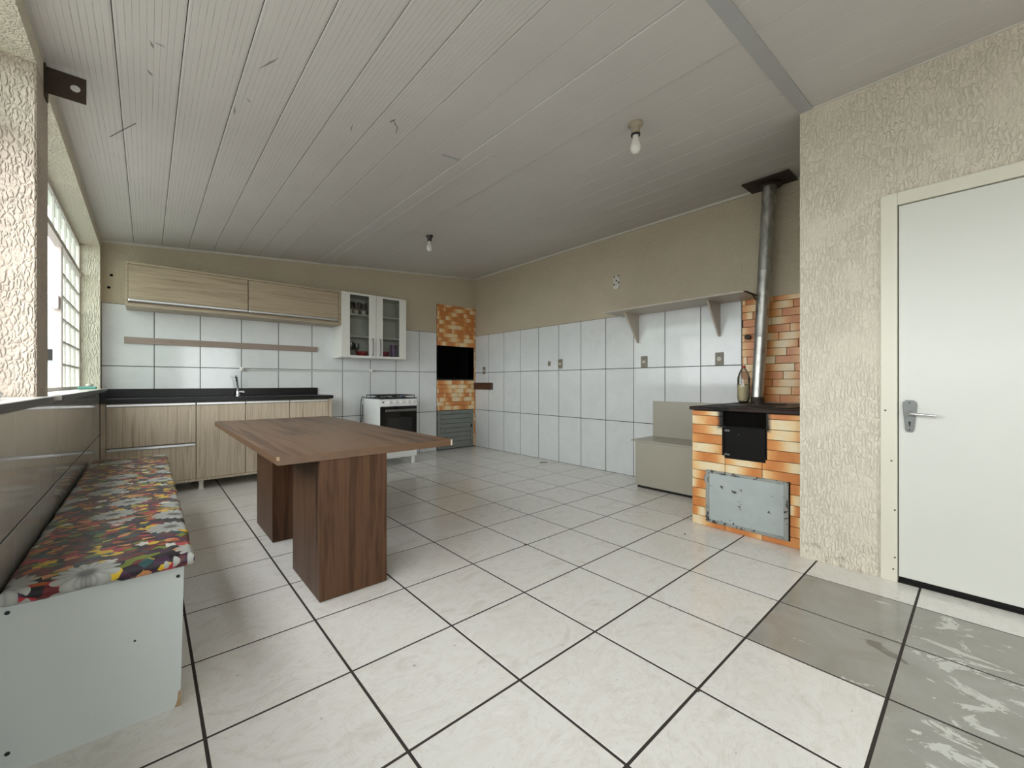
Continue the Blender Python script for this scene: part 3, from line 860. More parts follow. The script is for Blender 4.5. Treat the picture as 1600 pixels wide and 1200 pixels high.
tag(G().lathe(bowlp, (2.215, 5.645, WZ0 + t + 0.0005), 20).build('bowl', 'red_plastic'), 'red bowl behind the left glass door of the cupboard', 'bowl')
tag(G().lathe([(r * 1.05, z * 1.15) for r, z in bowlp], (2.530, 5.655, WZ0 + t + 0.0005), 20).build('bowl', 'wine_plastic'), 'wine red bowl behind the right glass door of the cupboard', 'bowl')
jug = thing('jug', 'violet plastic jug behind the right glass door of the cupboard', 'jug', (2.715, 5.72, WZ0 + t + 0.0005))
G().lathe([(0.04, 0), (0.046, 0.01), (0.05, 0.10), (0.045, 0.18), (0.048, 0.20), (0.044, 0.20), (0.04, 0.02)], (2.715, 5.72, WZ0 + t + 0.0005), 18).build('body', 'purple_plastic', jug)
G().tube([(2.700, 5.675, 1.63), (2.695, 5.64, 1.62), (2.695, 5.638, 1.56), (2.70, 5.672, 1.53)], 0.007, 8).build('handle', 'purple_plastic', jug)

# ---- batten, conduit and pipe stubs on the back wall
bt = thing('wall_batten', 'grey brown wooden batten screwed across white tiles', 'batten', (0.76, YB, 1.52))
G().box(-0.179, 1.705, YB - 0.022, YB - 0.0035, 1.520, 1.588, 0.002).build('plank', 'batten', bt)
for x in (0.062, 0.20, 0.455, 0.85, 1.244):
    G().lathe([(0.0045, 0), (0.0045, 0.003)], (x, YB - 0.0245, 1.553), 8, 'Y').build('screw', 'screw', bt)
cd = G().tube([(0.875, YB - 0.012, 1.270), (1.6, YB - 0.012, 1.272), (2.43, YB - 0.012, 1.278)], 0.009, 10).build('conduit_pipe', 'pvc')
tag(cd, 'thin white conduit running along the tile joint between two pipe stubs', 'pipe')
for x, z, lab in ((0.856, 1.272, 'capped white pipe stub above the faucet'), (2.452, 1.285, 'capped white pipe stub below the glass cupboard')):
    p = thing('pipe_stub', lab, 'pipe fitting', (x, YB, z))
    G().lathe([(0.026, 0), (0.026, 0.008), (0.020, 0.012), (0.020, 0.045), (0.016, 0.048)], (x, YB - 0.0035, z), 16, '-Y').build('collar', 'white_plastic', p)
    G().lathe([(0.010, 0), (0.010, 0.01)], (x, YB - 0.0625, z), 12, 'Y').build('plug', 'socket_beige', p)

# ---- gas stove
SX0, SX1, SYF, SYB, SZ = 2.287, 2.818, 5.20, 5.74, 0.905
gs = thing('gas_stove', 'white gas stove with black oven door beside the brick barbecue', 'stove', ((SX0 + SX1) / 2, 5.47, 0))
G().box(SX0, SX1, SYF + 0.02, SYB, 0.10, SZ - 0.012, 0.004).build('body', 'white_enamel', gs)
G().prism([(SYF - 0.004, 0.800), (SYF + 0.03, 0.800), (SYF + 0.03, SZ - 0.014), (SYF + 0.012, SZ - 0.014)], 0, SX0, SX1).build('control_panel', 'white_enamel', gs)
for x in (2.40, 2.487, 2.585, 2.672, 2.742):
    k = G().lathe([(0.024, 0), (0.024, 0.008), (0.019, 0.012), (0.016, 0.026)], (x, SYF + 0.004, 0.852), 16, '-Y').build('knob', 'white_plastic', gs)
    G().box(x - 0.005, x + 0.005, SYF - 0.036, SYF - 0.008, 0.830, 0.876, 0.002).build('grip', 'white_plastic', k)
G().lathe([(0.009, 0), (0.009, 0.010)], (2.325, SYF - 0.006, 0.852), 12, 'Y').build('igniter_button', 'black_plastic', gs)
od = G().box(SX0 + 0.004, SX1 - 0.004, SYF - 0.008, SYF + 0.02, 0.205, 0.792, 0.006).build('oven_door', 'black_glass', gs)
G().box(SX0 + 0.085, SX1 - 0.075, SYF - 0.0095, SYF - 0.0075, 0.30, 0.64).build('oven_window', 'oven_window', od)
G().box(SX0 + 0.055, SX1 - 0.025, SYF - 0.040, SYF - 0.028, 0.725, 0.757, 0.004).build('handle', 'steel', od)
for x in (SX0 + 0.08, SX1 - 0.05): G().box(x, x + 0.02, SYF - 0.03, SYF - 0.006, 0.732, 0.750).build('handle_post', 'steel', od)
G().box(SX0, SX1, SYF - 0.002, SYF + 0.02, 0.10, 0.198, 0.004).build('kick_panel', 'white_enamel', gs)
G().box(SX0 - 0.004, SX1 + 0.004, SYF, SYB, SZ - 0.012, SZ, 0.004).build('cooktop', 'black_iron', gs)
for x in (SX0 + 0.14, SX1 - 0.14):
    for y in (SYF + 0.14, SYB - 0.14):
        G().lathe([(0.045, 0), (0.045, 0.008), (0.032, 0.012), (0.030, 0.02)], (x, y, SZ - 0.001), 18).build('burner', 'black_plastic', gs)
    g = G()
    xa, xb, ya, yc_ = x - 0.115, x + 0.115, SYF + 0.03, SYB - 0.03
    zt = SZ + 0.034
    g.tube([(xa, ya, zt), (xb, ya, zt), (xb, yc_, zt), (xa, yc_, zt), (xa, ya, zt)], 0.006, 6)
    for yy in (ya + 0.11, (ya + yc_) / 2, yc_ - 0.11): g.tube([(xa, yy, zt), (xb, yy, zt)], 0.0055, 6)
    g.tube([(x, ya, zt), (x, yc_, zt)], 0.004, 6)
    for xx in (xa, xb):
        for yy in (ya, yc_): g.tube([(xx, yy, zt), (xx, yy, SZ)], 0.0045, 6)
    g.build('grate', 'black_iron', gs)
tag(G().box(2.585, 2.615, 5.245, 5.262, SZ + 0.0005, SZ + 0.024, 0.004).build('lighter', 'teal'), 'small blue lighter lying on the gas stove top', 'lighter')
bpy.data.objects['lighter'].data.materials[0] = plain('blue plastic', (0.03, 0.13, 0.26), 0.4)
for x in (SX0 + 0.045, SX1 - 0.045):
    for y in (SYF + 0.03, SYB - 0.05):
        G().lathe([(0.028, 0), (0.032, 0.01), (0.030, 0.06), (0.024, 0.10)], (x, y, 0), 14).build('foot', 'white_enamel', gs)
cord = G().tube([(2.30, 5.76, 0.90), (2.272, 5.765, 0.92), (2.255, 5.765, 0.86), (2.245, 5.765, 0.70), (2.25, 5.77, 0.52), (2.27, 5.775, 0.60), (2.28, 5.775, 0.8)], 0.006, 8).build('power_cord', 'black_plastic')
tag(cord, 'black cord hanging behind the left side of the gas stove', 'cord')

# ---- built-in barbecue of brick tiles at the end of the back wall
BR, BL = 0.0713, 0.240
bq = thing('barbecue', 'built in brick barbecue with black open firebox in the corner', 'barbecue', (3.93, YB, 0))
def bricks(parent, mat, plane, axis, u0, u1, z0, z1, holes, phase=0.0, stag=0.5, thick=0.012, BL=0.240):
    """courses of brick tiles on a vertical plane; axis 0: wall faces -Y, axis 1: wall faces -X"""
    r = 0
    z = z0
    while z < z1 - 0.012:
        zz = min(z + BR, z1)
        u = u0 - BL * (((r * stag) + phase) % 1.0)
        while u < u1 - 0.004:
            a, b = max(u, u0), min(u + BL, u1)
            u += BL
            segs = [(a, b)]
            for (h0, h1, hz0, hz1) in holes:
                if hz0 < (z + zz) / 2 < hz1:
                    ns = []
                    for p, q in segs:
                        if q <= h0 or p >= h1: ns.append((p, q)); continue
                        if p < h0: ns.append((p, h0))
                        if q > h1: ns.append((h1, q))
                    segs = ns
            for p, q in segs:
                if q - p < 0.014: continue
                du, dz, j = q - p, zz - z, 0.0035
                cu, cz = (p + q) / 2, (z + zz) / 2
                jit = random.uniform(-0.0008, 0.0008)
                if axis == 0: piece('brick', mat, (du - j, thick, dz - j), (cu, plane - thick / 2 + 0.004 + jit, cz), parent, 0.002)
                else: piece('brick', mat, (thick, du - j, dz - j), (plane - thick / 2 + 0.004 + jit, cu, cz), parent, 0.002)
        z = zz
        r += 1
G().box(BX0 - 0.006, BX1, YB + 0.0005, YB + 0.0055, 0.0, BZ0).build('mortar', 'grout_wall', bq)
G().box(BX0 - 0.006, XR - 0.004, YB + 0.0005, YB + 0.0055, BZ1, 2.402).build('mortar', 'grout_wall', bq)
G().box(BX1, XR - 0.004, YB + 0.0005, YB + 0.0055, 0.0, BZ1).build('mortar', 'grout_wall', bq)
SHX0, SHX1, SHZ1 = 3.560, 4.279, 0.645
bricks(bq, 'brick_x', YB, 0, BX0 - 0.006, XR - 0.004, 0.010, 2.402, [(BX0 - 0.01, BX1, BZ0, BZ1), (SHX0 - 0.01, SHX1 + 0.004, -1, SHZ1)], phase=0.3)
g = G()
fb = YB + 0.55
g.box(BX0 - 0.02, BX0, YB + 0.006, fb, BZ0 - 0.02, BZ1 + 0.02); g.box(BX1, BX1 + 0.02, YB + 0.006, fb, BZ0 - 0.02, BZ1 + 0.02)
g.box(BX0, BX1, YB + 0.006, fb, BZ0 - 0.02, BZ0); g.box(BX0, BX1, YB + 0.006, fb, BZ1, BZ1 + 0.02)
g.box(BX0 - 0.02, BX1 + 0.02, fb, fb + 0.02, BZ0 - 0.02, BZ1 + 0.02)
g.build('firebox', 'soot', bq)
sy = YB - 0.018
g = G()
for a, b, c, d in ((SHX0, SHX0 + 0.055, 0.012, SHZ1), (SHX1 - 0.055, SHX1, 0.012, SHZ1), (SHX0 + 0.055, SHX1 - 0.055, 0.012, 0.05), (SHX0 + 0.055, SHX1 - 0.055, SHZ1 - 0.06, SHZ1)):
    g.box(a, b, sy, YB + 0.004, c, d, 0.004)
sh = g.build('hatch', 'shutter', bq)
sh['label'] = 'grey louvred metal hatch'
g = G().box(SHX0 + 0.05, SHX1 - 0.05, YB - 0.002, YB + 0.004, 0.05, SHZ1 - 0.06)
g.build('backing', 'gap', sh)
nsl = 7
for k in range(nsl):
    z0 = 0.052 + k * (SHZ1 - 0.112) / nsl
    z1 = z0 + (SHZ1 - 0.112) / nsl - 0.006
    G().prism([(YB - 0.004, z1), (YB - 0.0165, z0 + 0.004), (YB - 0.0165, z0), (YB - 0.012, z0), (YB - 0.001, z1 - 0.004)], 0, SHX0 + 0.058, SHX1 - 0.058).build('slat', 'shutter', sh)
G().box(SHX1 - 0.062, SHX1 - 0.035, sy - 0.012, sy, 0.345, 0.395, 0.003).build('latch', 'black_iron', sh)
for z in (0.12, 0.50): G().lathe([(0.008, 0), (0.008, 0.06)], (SHX0 - 0.004, sy + 0.004, z), 10).build('hinge', 'shutter', sh)

lg = G().box(XR - 0.045, XR - 0.0035, 5.39, YB - 0.012, 0.995, 1.112, 0.004).build('wooden_ledge', 'dark_wood')
tag(lg, 'dark brown wooden block fixed to white tiles beside the barbecue', 'ledge')

# ---- outlets and vent on the right wall
def outlet(y0, y1, z0, z1, lab, kind):
    o = thing('wall_outlet', lab, 'outlet', (XR, (y0 + y1) / 2, z0), 'outlets along the right wall')
    pm = 'plate_brown' if kind != 'small' else 'plate_brown'
    xf = XR - 0.0035
    G().box(xf - 0.010, xf, y0, y1, z0, z1, 0.004).build('plate', pm, o)
    ym, zm = (y0 + y1) / 2, (z0 + z1) / 2
    if kind == 'round':
        G().lathe([(0.021, 0), (0.021, 0.004)], (xf - 0.0135, ym, zm), 16, 'X').build('insert', 'outlet_in', o)
        for dy in (-0.008, 0.008): G().lathe([(0.0035, 0), (0.0035, 0.002)], (xf - 0.0150, ym + dy, zm), 8, 'X').build('pin_hole', 'black_plastic', o)
    elif kind == 'small':
        G().box(xf - 0.014, xf - 0.009, ym - 0.010, ym + 0.010, zm - 0.013, zm + 0.013, 0.001).build('insert', 'plate_brown', o)
    else:
        G().box(xf - 0.014, xf - 0.009, ym - 0.019, ym + 0.019, zm - 0.012, zm + 0.014, 0.002).build('insert', 'outlet_in', o)
    for z in (z0 + 0.022, z1 - 0.022):
        if z1 - z0 > 0.1: G().lathe([(0.004, 0), (0.004, 0.002)], (xf - 0.0115, ym, z), 8, 'X').build('screw', 'screw', o)
outlet(2.548, 2.630, 1.285, 1.419, 'taupe switch plate under the left shelf bracket', 'switch')
outlet(1.708, 1.789, 1.284, 1.416, 'taupe outlet with round insert under the right shelf bracket', 'round')
outlet(3.846, 3.929, 1.308, 1.437, 'taupe switch plate on the middle of the tiled right wall', 'switch')
outlet(4.073, 4.125, 1.350, 1.417, 'small taupe outlet left of the middle switch plate', 'small')
outlet(5.590, 5.667, 1.255, 1.380, 'taupe switch plate above the dark wooden ledge', 'switch')
vp = thing('vent_plate', 'small pale plate with five dark holes high on right wall', 'vent plate', (XR, 2.97, 2.28))
G().box(XR - 0.006, XR + 0.006, 2.922, 3.018, 2.285, 2.432, 0.004).build('plate', 'trim', vp)
for y, z in ((2.998, 2.412), (2.940, 2.418), (2.968, 2.362), (3.002, 2.320), (2.938, 2.336)):
    G().lathe([(0.0095, 0), (0.0095, 0.003)], (XR - 0.0085, y, z), 12, 'X').build('hole', 'soot', vp)
G().prism([(2.930, 2.285), (3.010, 2.285), (2.995, 2.262), (2.945, 2.262)], 0, XR - 0.016, XR + 0.006).build('lip', 'white_plastic', vp)

# ---- shelf on the right wall
sf = thing('wall_shelf', 'grey beige wall shelf on triangular brackets beside the flue', 'shelf', (4.12, 2.1, 1.57))
G().box(3.905, XR + 0.005, 1.375, 2.862, 1.903, 1.920, 0.002).build('board', 'shelf_lam', sf)
for y in (2.667, 1.748):
    G().prism([(XR - 0.0035, 1.575), (XR - 0.0035, 1.9025), (4.045, 1.9025), (XR - 0.022, 1.575)], 1, y - 0.009, y + 0.009).build('bracket', 'shelf_lam', sf)
g = G().box(3.91, XR, 1.352, 1.374, 1.905, 1.911)
g.box(XR - 0.012, XR - 0.004, 1.350, 1.372, 1.72, 1.905)
g.tube([(4.06, 1.361, 1.908), (XR - 0.010, 1.361, 1.80)], 0.006, 6)
g.build('metal_bracket', 'rust_dark', sf)

# ---- greige storage bench beside the wood stove
sb = thing('storage_bench', 'greige laminate storage bench with back panel beside the wood stove', 'bench', (4.1, 2.0, 0))
G().box(3.909, XR - 0.004, 1.56, 2.446, 0.028, 0.487, 0.002).build('box', 'greige', sb)
G().box(3.93, XR - 0.02, 1.58, 2.43, 0, 0.028).build('plinth', 'gap', sb)
G().box(3.896, XR - 0.004, 1.555, 2.492, 0.487, 0.505, 0.002).build('seat', 'greige', sb)
G().box(XR - 0.024, XR - 0.004, 1.555, 2.470, 0.505, 0.903, 0.002).build('back_panel', 'greige', sb)

# ---- wood stove of brick tiles
WFX, WFY0, WFY1, WTOP = 3.260, 0.775, 1.524, 0.897
ws = thing('wood_stove', 'wood burning stove faced with orange cream brick tiles', 'stove', (3.8, 1.15, 0))
FD = (0.999, 1.287, 0.548, 0.785)     # furnace door
FM = (1.003, 1.300, 0.785, 0.889)     # fire mouth
AD = (0.862, 1.413, 0.040, 0.440)     # ash door
xm = WFX + 0.006
g = G()
g.box(xm, XR - 0.002, WFY0, FM[0], 0, WTOP)
g.box(xm, XR - 0.002, FM[1], WFY1 - 0.006, 0, WTOP)
g.box(xm, XR - 0.002, FM[0], FM[1], 0, FM[2])
g.build('masonry', 'grout_wall', ws)
bricks(ws, 'stove_brick', WFX, 1, WFY0, WFY1, 0.0, WTOP - 0.004, [(FD[0] - 0.004, FD[1] + 0.004, FD[2] - 0.004, FM[3] + 0.02), (AD[0], AD[1], AD[2] + 0.03, AD[3] + 0.015)], phase=0.0, stag=0.0, BL=0.2497)
# side facing the bench
z = 0.0
while z < WTOP - 0.02:
    for k in range(4):
        piece('brick', 'brick_x', (BL - 0.0035, 0.012, BR - 0.0035), (WFX + 0.134 + k * BL, WFY1 - 0.004, z + BR / 2 - 0.002), ws, 0.002)
    z += BR
g = G().box(WFX + 0.03, WFX + 0.25, FM[0], FM[1], FM[2], WTOP)
g.build('fire_mouth', 'soot', ws)
fd = G().box(WFX - 0.018, WFX + 0.004, FD[0] + 0.004, FD[1] - 0.012, FD[2], FD[3], 0.003).build('furnace_door', 'furnace', ws)
G().tube([(WFX - 0.024, FD[1] - 0.006, FD[2] + 0.02), (WFX - 0.024, FD[1] - 0.006, FD[3] - 0.01)], 0.008, 8).build('hinge', 'furnace', fd)
for z in (FD[2] + 0.03, FD[3] - 0.03): G().box(WFX - 0.022, WFX - 0.017, FD[1] - 0.05, FD[1] - 0.012, z - 0.006, z + 0.006).build('hinge_plate', 'steel', fd)
ad = G().box(WFX - 0.014, WFX + 0.004, AD[0] + 0.012, AD[1] - 0.016, AD[2] + 0.012, AD[3] - 0.012, 0.002).build('ash_door', 'ash_paint', ws)
g = G()
for a, b, c, d in ((AD[0], AD[0] + 0.028, AD[2], AD[3]), (AD[1] - 0.026, AD[1], AD[2], AD[3]), (AD[0] + 0.028, AD[1] - 0.026, AD[2], AD[2] + 0.022), (AD[0] + 0.028, AD[1] - 0.026, AD[3] - 0.022, AD[3])):
    g.box(WFX - 0.020, WFX + 0.004, a, b, c, d, 0.003)
g.build('ash_door_frame', 'ash_frame', ws)
G().box(WFX - 0.012, WFX + 0.004, AD[0] - 0.008, AD[0] - 0.0005, AD[2], AD[3]).build('gap_strip', 'soot', ws)
G().lathe([(0.010, 0), (0.010, 0.05)], (WFX - 0.010, AD[1] + 0.004, 0.345), 10).build('hinge', 'ash_frame', ws)
g = G().box(WFX - 0.022, XR - 0.010, WFY0 + 0.004, 1.542, WTOP + 0.001, 0.924, 0.004)
tp = g.build('top_plate', 'hot_plate', ws)
G().box(WFX + 0.18, WFX + 0.75, 0.90, 1.38, 0.924, 0.930, 0.002).build('cooking_plate', 'black_iron', ws)
for x in (WFX + 0.33, WFX + 0.60): G().lathe([(0.10, 0), (0.10, 0.003), (0.06, 0.003), (0.055, 0.005)], (x, 1.14, 0.930), 24).build('ring_lid', 'hot_plate', ws)

# brick tiles on the wall behind the stove
bb = thing('brick_splashback', 'orange cream brick tile panel on the wall behind the wood stove', 'wall panel', (XR, 1.15, 0.925))
G().box(XR + 0.0005, XR + 0.0055, YC, 1.538, 0.93, 1.906).build('mortar', 'grout_wall', bb)
bricks(bb, 'brick_y', XR, 1, YC + 0.001, 1.537, 0.930, 1.906, [], phase=0.15, stag=0.37)

# ---- stove pipe
fp = thing('stove_pipe', 'leaning galvanised flue pipe rising from the wood stove to ceiling', 'pipe', (4.19, 1.36, 0.925))
P0, P1 = Vector((4.175, 1.358, 0.93)), Vector((4.205, 1.262, zc(4.205) - 0.004))
def pp(tt): return P0.lerp(P1, tt)
for a, b, ra, rb in ((0.0, 0.305, 0.048, 0.051), (0.300, 0.605, 0.053, 0.055), (0.600, 1.0, 0.056, 0.058)):
    G().tube([pp(a), pp(a) + (pp(b) - pp(a)) * 0.02, pp((a + b) / 2), pp(b)], [ra + 0.002, ra, (ra + rb) / 2, rb], 28).build('pipe_section', 'flue', fp)
G().lathe([(0.052, 0), (0.053, 0.01), (0.053, 0.03), (0.051, 0.05)], (4.176, 1.356, 0.931), 24).build('collar', 'rust_dark', fp)
g = G()
px0, px1 = 4.045, 4.322
g.prism([(px0, zc(px0) - 0.012), (px1, zc(px1) - 0.028), (px1, zc(px1) - 0.026), (px0, zc(px0) - 0.006)], 1, 1.075, 1.445)
g.build('ceiling_plate', 'rust_dark', fp)
G().lathe([(0.10, 0), (0.085, 0.022), (0.06, 0.024)], (4.204, 1.264, zc(4.2) - 0.048), 24).build('rosette', 'rust_dark', fp)
knob = thing('damper_knob', 'dark round knob on the brick panel beside the flue pipe', 'knob', (XR, 1.475, 1.53))
G().tube([(XR - 0.008, 1.475, 1.545), (XR - 0.05, 1.475, 1.545)], [0.022, 0.026], 14).build('cap', 'rust_dark', knob)

# ---- bottle on the stove
bo = thing('bottle', 'clear plastic bottle of pale yellow grain with red cap on wood stove', 'bottle', (4.14, 1.458, 0.9255))
bc = (4.14, 1.458, 0.9255)
G().lathe([(0.030, 0.0), (0.046, 0.012), (0.053, 0.05), (0.054, 0.16), (0.0525, 0.19), (0.052, 0.23), (0.040, 0.275), (0.022, 0.31), (0.0145, 0.318), (0.0145, 0.325)], bc, 28, 'Z', 5, 0.13, 0.03).build('shell', 'pet', bo)
G().lathe([(0.026, 0.008), (0.044, 0.02), (0.0505, 0.05), (0.0515, 0.14), (0.048, 0.165), (0.02, 0.175)], bc, 24).build('grain', 'bottle_fill', bo)
G().lathe([(0.0165, 0.318), (0.0165, 0.338), (0.014, 0.342)], bc, 18).build('cap', 'red_plastic', bo)

# ---- table
tb = thing('dining_table', 'brown walnut laminate table on two box pedestals', 'table', (0.95, 3.4, 0))
TX0, TX1, TY0, TY1 = 0.463, 1.437, 2.200, 4.62
top = G().box(TX0, TX1, TY0, TY1, 0.717, 0.757, 0.0012).build('tabletop', 'walnut_x', tb)
g = G()
e = 0.0008
g.box(TX0 - e, TX1 + e, TY0 - e, TY0 + 0.0006, 0.7182, 0.7558); g.box(TX0 - e, TX1 + e, TY1 - 0.0006, TY1 + e, 0.7182, 0.7558)
g.box(TX0 - e, TX0 + 0.0006, TY0, TY1, 0.7182, 0.7558); g.box(TX1 - 0.0006, TX1 + e, TY0, TY1, 0.7182, 0.7558)
g.build('edge_band', 'walnut_edge', top)
G().box(TX1 - 0.010, TX1 + 0.0018, TY0 - 0.0018, TY0 + 0.012, 0.719, 0.7555, 0.001).build('chipped_corner', 'pale_chip', top)
G().box(TX0 - 0.0018, TX0 + 0.008, TY0 - 0.0018, TY0 + 0.014, 0.740, 0.7574, 0.001).build('chipped_corner', 'chip', top)
for y0, y1 in ((2.205, 2.715), (3.250, 3.785)):
    x0, x1 = 0.651, 1.008
    p = G().box(x0, x1, y0, y0 + 0.018, 0.004, 0.717, 0.001).build('pedestal', 'walnut_v', tb)
    G().box(x0, x1, y1 - 0.018, y1, 0.004, 0.717, 0.001).build('panel', 'walnut_v', p)
    G().box(x0 + 0.0005, x0 + 0.018, y0 + 0.018, y1 - 0.018, 0.004, 0.717).build('panel', 'walnut_v', p)
    G().box(x1 - 0.018, x1 - 0.0005, y0 + 0.018, y1 - 0.018, 0.004, 0.717).build('panel', 'walnut_v', p)
    G().box(x0 + 0.012, x1 - 0.012, y0 + 0.012, y1 - 0.012, 0.0, 0.004).build('foot_pad', 'gap', p)

# ---- upholstered bench along the left wall
bn = thing('upholstered_bench', 'pale box bench with colourful floral seat under the window', 'bench', (-0.1, 3.1, 0))
NX0, NX1, NY0, NY1 = -0.311, 0.092, 1.825, 4.42
G().prism([(NX0, 0.0), (NX1 - 0.006, 0.0), (NX1 + 0.004, 0.480), (NX0, 0.480)], 1, NY0, NY0 + 0.016).build('end_panel', 'bench_white', bn)
G().box(NX0, NX1, NY1 - 0.016, NY1, 0, 0.480).build('end_panel', 'bench_white', bn)
G().box(NX1 - 0.020, NX1 - 0.006, NY0 + 0.016, NY1 - 0.016, 0, 0.480).build('front_panel', 'bench_white', bn)
G().box(NX0, NX0 + 0.014, NY0 + 0.016, NY1 - 0.016, 0, 0.480).build('rear_panel', 'bench_white', bn)
# cushion: padded slab with soft rolled edges and a slightly wavy lower hem
def cushion(x0, x1, y0, y1, z0, z1):
    prof = []
    r = (z1 - z0) / 2
    for k in range(9):
        a = -PI / 2 + PI * k / 8
        prof.append((math.cos(a) * r * 0.95, (z0 + z1) / 2 + math.sin(a) * r))
    nx, ny = 5, 34
    def ring(off, z):
        pts = []
        ix0, ix1, iy0, iy1 = x0 + r - off, x1 - r + off, y0 + r - off, y1 - r + off
        for k in range(nx): pts.append((ix0 + (ix1 - ix0) * k / nx, iy0))
        for k in range(ny): pts.append((ix1, iy0 + (iy1 - iy0) * k / ny))
        for k in range(nx): pts.append((ix1 - (ix1 - ix0) * k / nx, iy1))
        for k in range(ny): pts.append((ix0, iy1 - (iy1 - iy0) * k / ny))
        return [(px + 0.002 * math.sin(py * 23 + z * 30), py, z + 0.0022 * math.sin(px * 31 + py * 17)) for px, py in pts]
    vs, fs = [], []
    rings = [ring(o, z) for o, z in prof]
    rings.append([(px * 0.86 + 0.14 * (x0 + x1) / 2, min(max(py, y0 + 0.06), y1 - 0.06), z1 + 0.004) for px, py, _ in rings[-1]])
    n = len(rings[0])
    for rr in rings: vs += rr
    for j in range(len(rings) - 1):
        for i in range(n):
            k = (i + 1) % n
            fs.append((j * n + i, j * n + k, (j + 1) * n + k, (j + 1) * n + i))
    fs.append(tuple(range(n - 1, -1, -1)))
    m = (len(rings) - 1) * n
    fs.append(tuple(m + i for i in range(n)))
    return G().raw(vs, fs, True)
cushion(-0.316, 0.126, 1.795, 4.445, 0.479, 0.526).build('seat_cushion', 'fabric', bn)
for x, z in ((-0.297, 0.459), (0.080, 0.447), (-0.297, 0.06)):
    G().lathe([(0.0055, 0), (0.0055, 0.0025)], (x, NY0 - 0.002, z), 12, 'Y').build('screw', 'screw', bn)
G().lathe([(0.0035, 0), (0.0035, 0.002)], (-0.03, NY0 - 0.0015, 0.27), 6, 'Y').build('screw', 'screw', bn)
G().prism([(0.070, 0.0), (0.0868, 0.0), (0.0878, 0.055), (0.080, 0.050), (0.078, 0.022)], 1, NY0 - 0.001, NY0 + 0.002).build('bare_corner', 'chip', bn)
G().box(0.0745, 0.0875, NY0 + 0.0005, NY0 + 0.06, 0.0, 0.045).build('bare_corner', 'chip', bn)

# ---- ceiling bulbs
def bulb(x, y, lab, mat, wide):
    z = zc(x)
    L = thing('ceiling_bulb', lab, 'light bulb', (x, y, z - 0.16), 'bare bulbs on the ceiling')
    if wide:
        G().lathe([(0.047, 0.0), (0.047, -0.014), (0.040, -0.018), (0.028, -0.028), (0.027, -0.070), (0.029, -0.072)][::-1], (x, y, z), 20).build('socket', mat, L)
        G().lathe([(0.0295, -0.080), (0.0295, -0.071)], (x, y, z), 20).build('socket_ring', 'black_plastic', L)
    else:
        G().lathe([(0.040, 0.0), (0.038, -0.014), (0.025, -0.032), (0.023, -0.066)][::-1], (x, y, z), 20).build('socket', mat, L)
    zb = z - (0.078 if wide else 0.064)
    G().lathe([(0.018, 0), (0.019, -0.018), (0.026, -0.042), (0.033, -0.066), (0.034, -0.082), (0.029, -0.101), (0.017, -0.113), (0.004, -0.117)][::-1], (x, y, zb), 20).build('bulb', 'bulb', L)
bulb(2.344, 1.465, 'bare white bulb in a beige socket nearer the viewer', 'socket_beige', True)
bulb(2.399, 4.137, 'bare white bulb in a black socket near the back wall', 'black_plastic', False)

# ---- bracket on the pier
mb = thing('metal_bracket', 'dark rusty angle bracket with a hole on the window pier', 'bracket', (XL, 2.80, 2.48))
G().box(XL, XL + 0.006, 2.785, 2.86, 2.405, 2.552).build('flange', 'rust_dark', mb)
n = 24
hc, hr = (-0.251, 2.483), 0.017
outer, inner = [], []
x0, x1, z0, z1 = XL + 0.006, -0.215, 2.423, 2.540
for k in range(n):
    a = 2 * PI * (k + 0.5) / n
    dx, dz = math.cos(a), math.sin(a)
    tt = min((x1 - hc[0]) / dx if dx > 0 else (x0 - hc[0]) / dx, (z1 - hc[1]) / dz if dz > 0 else (z0 - hc[1]) / dz)
    outer.append((hc[0] + dx * tt, hc[1] + dz * tt)); inner.append((hc[0] + dx * hr, hc[1] + dz * hr))
for cx_, cz_ in ((x0, z0), (x0, z1), (x1, z0), (x1, z1)):
    kk = min(range(n), key=lambda q: (outer[q][0] - cx_) ** 2 + (outer[q][1] - cz_) ** 2)
    outer[kk] = (cx_, cz_)
vs = [(x, 2.795, z) for x, z in outer] + [(x, 2.795, z) for x, z in inner] + [(x, 2.801, z) for x, z in outer] + [(x, 2.801, z) for x, z in inner]
fs = []
for k in range(n):
    q = (k + 1) % n
    fs += [(k, q, n + q, n + k), (2 * n + k, 3 * n + k, 3 * n + q, 2 * n + q), (k, 2 * n + k, 2 * n + q, q), (n + k, n + q, 3 * n + q, 3 * n + k)]
G().raw(vs, fs).build('plate', 'rust_dark', mb)

# ---- small things on the sill
sp = G().box(-0.470, -0.350, 5.36, 5.46, SILL + 0.0005, SILL + 0.024, 0.006).build('sponge', 'teal')
tag(sp, 'teal sponge lying on the far end of the window sill', 'sponge')
so = G().lathe([(0.020, 0), (0.026, 0.008), (0.024, 0.022), (0.010, 0.028)], (-0.395, 5.41, SILL + 0.0245), 14).build('soap', 'pinkish')
tag(so, 'small pale soap stub on top of the teal sponge', 'soap')
tag(G().tube([(-0.40, 1.90, SILL + 0.017), (-0.40, 2.30, SILL + 0.017)], 0.0165, 12).build('plastic_tube', 'white_plastic'), 'short white plastic tube lying on the near window sill', 'tube')

